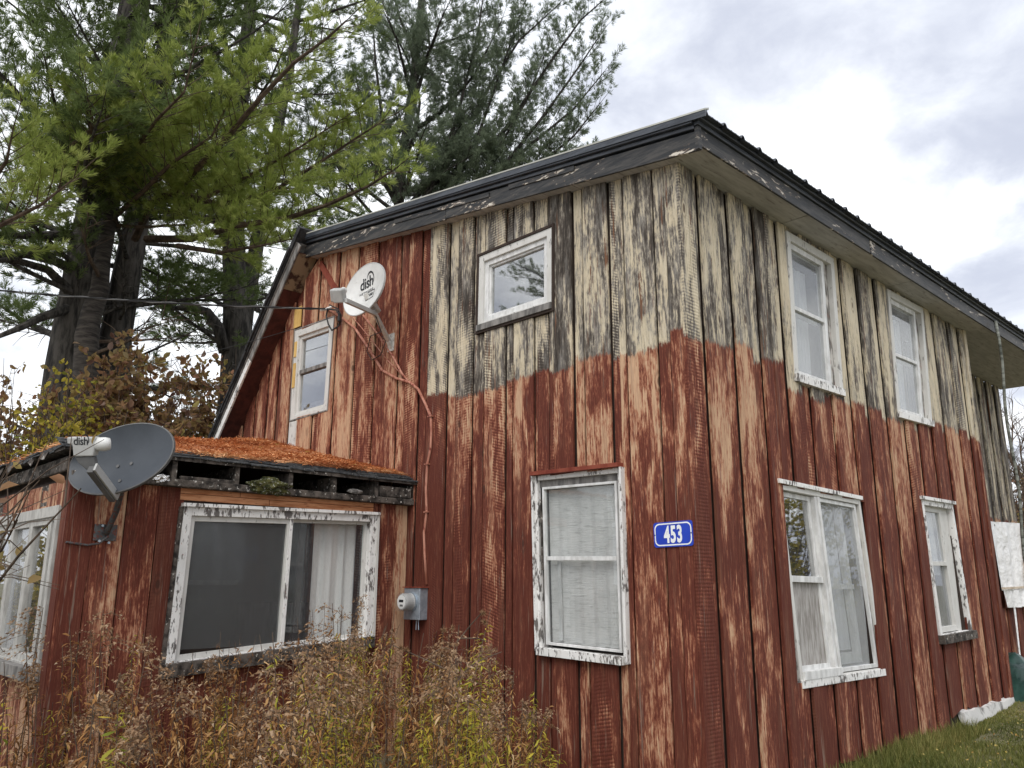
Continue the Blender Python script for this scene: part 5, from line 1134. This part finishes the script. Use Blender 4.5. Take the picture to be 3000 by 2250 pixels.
# ------------------------------------------------------------------ weeds in front of the porch
class Plant:
    def __init__(s): s.wood = MB(); s.LP = []; s.LD = []; s.LS = []; s.LT = []; s.PP = []; s.PD = []; s.PT = []
    def grow(s, base, h, lean, rnd, leafn=34, leaf=.085, tint=.45, plume=True, twist=1.0, rad=.0045):
        b = np.asarray(base, float); d = unit(np.array([lean[0], lean[1], 1.0])); pts = [b]
        for k in range(6): d = unit(d+np.array([rnd.gauss(0, .05), rnd.gauss(0, .05), 0])); pts.append(pts[-1]+d*h/6)
        s.wood.tube(pts, [rad*(1-.6*k/6) for k in range(7)], 4, False)
        for i in range(leafn):
            t = .22+.72*(i+rnd.random())/leafn; k = min(5, int(t*6)); p = pts[k]+(pts[k+1]-pts[k])*(t*6-k); a = rnd.uniform(0, 6.28)
            s.LP.append(p); s.LD.append(np.array([math.cos(a), math.sin(a), rnd.uniform(-.9, .5)*twist])); s.LS.append(leaf*(1.15-.55*t)*rnd.uniform(.7, 1.25)); s.LT.append(tint+rnd.gauss(0, .22))
        if plume:
            top = pts[-1]; nb = rnd.randint(7, 12); side = rnd.uniform(0, 6.28)
            for j in range(nb):
                t = j/nb; p = pts[5]+(top-pts[5])*t; a = side+rnd.uniform(-1.4, 1.4); L = (.22-.13*t)*rnd.uniform(.7, 1.2)*h/1.3; dd = np.array([math.cos(a), math.sin(a), .75]); q = p; path = [p]
                for k in range(5): dd = unit(dd+np.array([0, 0, -.28])); q = q+dd*L/5; path.append(q)
                s.wood.tube([path[0], path[2], path[5]], [.002, .0015, .001], 3, False)
                for k in range(1, 6):
                    for _ in range(4): s.PP.append(path[k]+np.array([rnd.gauss(0, .012), rnd.gauss(0, .012), rnd.gauss(.006, .01)])); s.PD.append(dd); s.PT.append(.45+rnd.gauss(0, .22))
        return pts
    def build(s, par, leafmat, kind=None, asp=.20, curl=True, stem='twig'):
        out = []
        out.append(s.wood.build('stem', stem, par))
        if s.LP:
            P = np.array(s.LP); D = np.array(s.LD); D /= np.linalg.norm(D, axis=1, keepdims=True); n = len(P); L = np.array(s.LS)[:, None]
            sd_ = np.cross(D, np.array([0, 0, 1.])+RNG.normal(0, .3, (n, 3))); sd_ /= np.linalg.norm(sd_, axis=1, keepdims=True)
            c = RNG.uniform(.1, .8, (n, 1)) if curl else RNG.uniform(0, .25, (n, 1)); dn = np.array([0, 0, -1.]); w = L*asp/2*RNG.uniform(.6, 1.3, (n, 1)); u = np.cross(sd_, D)
            m1 = P+D*L*.33+u*L*.05; m2 = P+D*L*.66+dn*L*c*.18; tp = P+D*L*.92+dn*L*c*.55+sd_*RNG.normal(0, .1, (n, 1))*L
            V = np.stack([P, m1+sd_*w, m1-sd_*w, m2+sd_*w*.9+u*w*.6, m2-sd_*w*.9, tp], 1).reshape(-1, 3); b = np.arange(n)[:, None]*6
            F = np.concatenate([b+np.array([[0, 2, 1]]), b+np.array([[1, 2, 4]]), b+np.array([[1, 4, 3]]), b+np.array([[3, 4, 5]])])
            out.append(trimesh('leaves', V, F, leafmat, par, np.repeat(np.clip(np.array(s.LT), 0, 1), 6)))
        if s.PP:
            P = np.array(s.PP); n = len(P); d = np.array(s.PD)+RNG.normal(0, .6, (n, 3)); d /= np.linalg.norm(d, axis=1, keepdims=True); sd_ = np.cross(d, RNG.normal(0, 1, (n, 3))); sd_ /= np.linalg.norm(sd_, axis=1, keepdims=True); l = RNG.uniform(.012, .026, (n, 1))
            V = np.stack([P-sd_*l*.3, P+sd_*l*.3, P+d*l], 1).reshape(-1, 3); out.append(trimesh('plume', V, np.arange(3*n).reshape(-1, 3), 'plume', par, np.repeat(np.clip(np.array(s.PT), 0, 1), 3)))
        return out
OUT = [(-100, 1850), (60, 1830), (150, 1800), (300, 1840), (450, 1840), (520, 1960), (620, 1960), (760, 1930), (860, 1900), (980, 1830), (1100, 1810), (1200, 1880), (1290, 1830), (1400, 1880), (1480, 1960), (1560, 2080), (1610, 2200), (1660, 2330)]
def outline(px): return float(np.interp(px, [o[0] for o in OUT], [o[1] for o in OUT]))
def build_weeds():
    r = random.Random(21); rows = {'weed_dry': Plant(), 'weed_yellow': Plant()}; n = 0; tries = 0
    while n < 340 and tries < 20000:
        tries += 1; x, y = r.uniform(-3.45, .6), r.uniform(-4.6, -.25); z = ground_z(x, y); px, _ = topx((x, y, z+.8))
        if not -120 < px < 1660: continue
        dist = math.hypot(x-CAM[0], y-CAM[1])
        if dist < 3.6: continue
        if px < 480 and x > -2.2 and r.random() < .5: continue
        cl = math.sin(px*.021+.5)+.7*math.sin(px*.047+x*2.1)+.6*math.sin(y*5.3+x*3.7)
        if cl < -.35 and r.random() < .6: continue
        h = atd(px, outline(px)-70+abs(r.gauss(0, 170))-60*cl+60, dist)[2]-z
        if px < 560 and r.random() < .72: continue
        if h < .45: continue
        h = min(h, 1.75); yel = r.random() < (.30 if px > 900 else .14)
        pl = rows['weed_yellow' if yel else 'weed_dry']
        pl.grow((x, y, z-.02), h, (r.gauss(0, .10), r.gauss(0, .10)), r, 92 if h > .9 else 56, .075, r.uniform(.05, .7) if not yel else .45, r.random() < .18, 1.0); n += 1
    for i, (k, pl) in enumerate(rows.items()):
        o = empty('weed_patch', (-2.5, -2.5, -.24), 'dense stand of dried brown goldenrod stalks before the porch' if k == 'weed_dry' else 'yellowing goldenrod scattered through the brown weeds', 'weeds'); o['kind'] = 'stuff'
        for q in pl.build(o, k, None, .17): q['kind'] = 'stuff'
    # plants that stand out
    def single(name, label, px, py, dist, mat, leafn, leaf, plume, lean=(0, 0), tint=.5, asp=.2, n=1, curl=True, cat='weed', spread=.05, group=None):
        top = atd(px, py, dist); g = ground_z(top[0], top[1]); o = empty(name, (top[0], top[1], g), label, cat, group); pl = Plant()
        for k in range(n):
            pl = Plant(); h = (top[2]-g)*(1 if k == 0 else r.uniform(.6, .92)); b = np.array([top[0]-lean[0]*h+r.gauss(0, spread), top[1]-lean[1]*h+r.gauss(0, spread), g-.02]); pl.grow(b, h, lean, r, leafn, leaf, tint, plume, .8, .005)
            for q in pl.build(o, mat, None, asp, curl):
                if not q.name.startswith('stem'): q['kind'] = 'stuff'
    Gn = 'goldenrods before the house'
    single('goldenrod_plant', 'tall yellow green goldenrod rising in front of the meter', 1320, 1745, 4.9, 'weed_yellow', 130, .085, False, (0, 0), .42, .2, 3, False, spread=.10, group=Gn)
    single('goldenrod_plant', 'yellow leaved goldenrod right of the tallest one', 1400, 1870, 4.8, 'weed_yellow', 110, .08, False, (.05, 0), .5, .2, 3, False, spread=.09, group=Gn)
    single('goldenrod_plant', 'bright lime green goldenrod left below the wide porch window', 395, 2020, 4.6, 'weed_yellow', 70, .13, False, (0, 0), .25, .2, 2, False, spread=.05, group=Gn)
    single('goldenrod_plant', 'leaning yellow goldenrod sprig at the right end of the weeds', 1585, 2030, 4.4, 'weed_yellow', 60, .09, False, (.22, .20), .6, .2, 1, False, group=Gn)
    single('goldenrod_plant', 'orange tinted goldenrod low at the right end of the weeds', 1615, 2170, 4.2, 'weed_yellow', 55, .09, False, (.18, .16), .95, .2, 1, False, group=Gn)
    single('goldenrod_plant', 'yellow goldenrod cluster in the middle of the brown weeds', 1110, 1960, 4.5, 'weed_yellow', 100, .08, False, (0, 0), .45, .2, 3, False, spread=.12, group=Gn)
    single('goldenrod_plant', 'green and yellow goldenrod at the bottom centre of the weeds', 1040, 2130, 4.0, 'weed_yellow', 80, .09, False, (0, 0), .2, .2, 3, False, spread=.10, group=Gn)
    single('goldenrod_plant', 'yellowing goldenrod at the far left below the porch front', 20, 1990, 5.4, 'weed_yellow', 50, .10, False, (0, 0), .5, .2, 3, False, spread=.12, group=Gn)
    single('goldenrod_plant', 'dried goldenrod with drooping plume before the dark red porch board', 440, 1760, 5.2, 'weed_dry', 40, .08, True, (.05, .03), .4, n=2, group=Gn)
    single('goldenrod_plant', 'dried goldenrod whose plume crosses the pale curtain', 1000, 1745, 5.0, 'weed_dry', 40, .08, True, (.08, .02), .3, n=3, spread=.10, group=Gn)
    single('goldenrod_plant', 'dark plumed dry goldenrod before the porch window sill', 830, 1885, 4.7, 'weed_dry', 40, .08, True, (.02, .0), .3, n=3, spread=.08, group=Gn)
    single('goldenrod_plant', 'tall dry goldenrod beside the porch corner', 220, 1760, 5.6, 'weed_dry', 55, .07, True, (.0, .0), .35, n=4, spread=.12, group=Gn)
    single('goldenrod_plant', 'pale fluffy seeded goldenrod left of the lime green one', 360, 1990, 4.9, 'weed_dry', 30, .08, True, (.12, .10), .8, n=6, spread=.14, group=Gn)
    # burdock: pale forked stalk with round burrs
    o = empty('burdock_plant', (atd(1320, 2200, 4.6)[0], atd(1320, 2200, 4.6)[1], -.25), 'bare forked burdock stalk with grey burrs in front of the boards', 'weed'); w = MB(); D = 4.6
    P = lambda x, y, d=D: atd(x, y, d)
    b = P(1310, 2120); b0 = b.copy(); b0[2] = -.27
    for pts in ([b0, b, P(1330, 1980), P(1345, 1830)], [P(1325, 2010), P(1380, 1950), P(1430, 1925), P(1470, 1910)], [P(1340, 1880), P(1380, 1830), P(1412, 1795)], [P(1335, 1975), P(1240, 1930), P(1150, 1890)], [P(1345, 1870), P(1400, 1870), P(1430, 1880)], [P(1318, 2060), P(1380, 2045), P(1420, 2090)]):
        w.tube(pts, [.0042*(1-.55*i/len(pts)) for i in range(len(pts))], 5, False)
    w.build('stalk', 'twig', o)
    for x, y in ((1415, 1796), (1420, 1822), (1300, 1845), (1190, 1905), (1420, 2090), (1410, 2100), (1325, 1840), (1175, 1898)):
        c = P(x, y); n = 60; d = RNG.normal(0, 1, (n, 3)); d /= np.linalg.norm(d, axis=1, keepdims=True); s_ = np.cross(d, RNG.normal(0, 1, (n, 3)))*.0018; R_ = .026
        V = np.stack([c+s_, c-s_, c+d*R_], 1).reshape(-1, 3); trimesh('burr', V, np.arange(3*n).reshape(-1, 3), 'plume', o, np.full(3*n, .35))
build_weeds()

# ------------------------------------------------------------------ lawn
def build_grass():
    n = 170000; x = .08+RNG.random(n)**1.5*4.0; y = 1.2+RNG.random(n)*14
    wall = (x < .35) & (y < 7.2); keep = (RNG.random(n) < 1.0); x, y = x[keep], y[keep]; wall = wall[keep]; n = len(x)
    x = np.where((y > 7.6) & (RNG.random(n) < .35), x-.75, x)
    z = np.array([ground_z(a, b) for a, b in zip(x, y)]); h = RNG.uniform(.03, .085, n)*np.where(wall, RNG.uniform(1, 2.6, n)*np.where(y < 5.0, 1, .2), np.where((y > 4.4) & (x < 1.8), .4, 1)); a = RNG.random(n)*6.28; l = RNG.uniform(.2, .9, n)*h
    P = np.stack([x, y, z-.005], 1); w = RNG.uniform(.003, .007, n); sd_ = np.stack([-np.sin(a)*w, np.cos(a)*w, 0*w], 1); tip = P+np.stack([np.cos(a)*l, np.sin(a)*l, h], 1)
    V = np.stack([P-sd_, P+sd_, tip], 1).reshape(-1, 3); T = np.clip(.4+.18*np.sin(x*3)*np.sin(y*2.1)+RNG.normal(0, .2, n)+np.where(wall, .2, 0), 0, 1)
    tag(trimesh('lawn_grass', V, np.arange(3*n).reshape(-1, 3), 'grass', None, np.repeat(T, 3)), 'short green lawn grass along the side wall', 'grass', None, 'stuff')
    n = 900; x = .3+RNG.random(n)*3.0; y = 1.5+RNG.random(n)*9; P = np.stack([x, y, np.array([ground_z(a, b) for a, b in zip(x, y)])+.05], 1)
    V, F, T = leaves(P, np.zeros((n, 3)), RNG.uniform(.015, .035, n), RNG.random(n)); tag(trimesh('fallen_leaves', V, F, 'fallen_leaf', None, T), 'tiny pale yellow leaves sprinkled over the lawn', 'leaves', None, 'stuff')
build_grass()
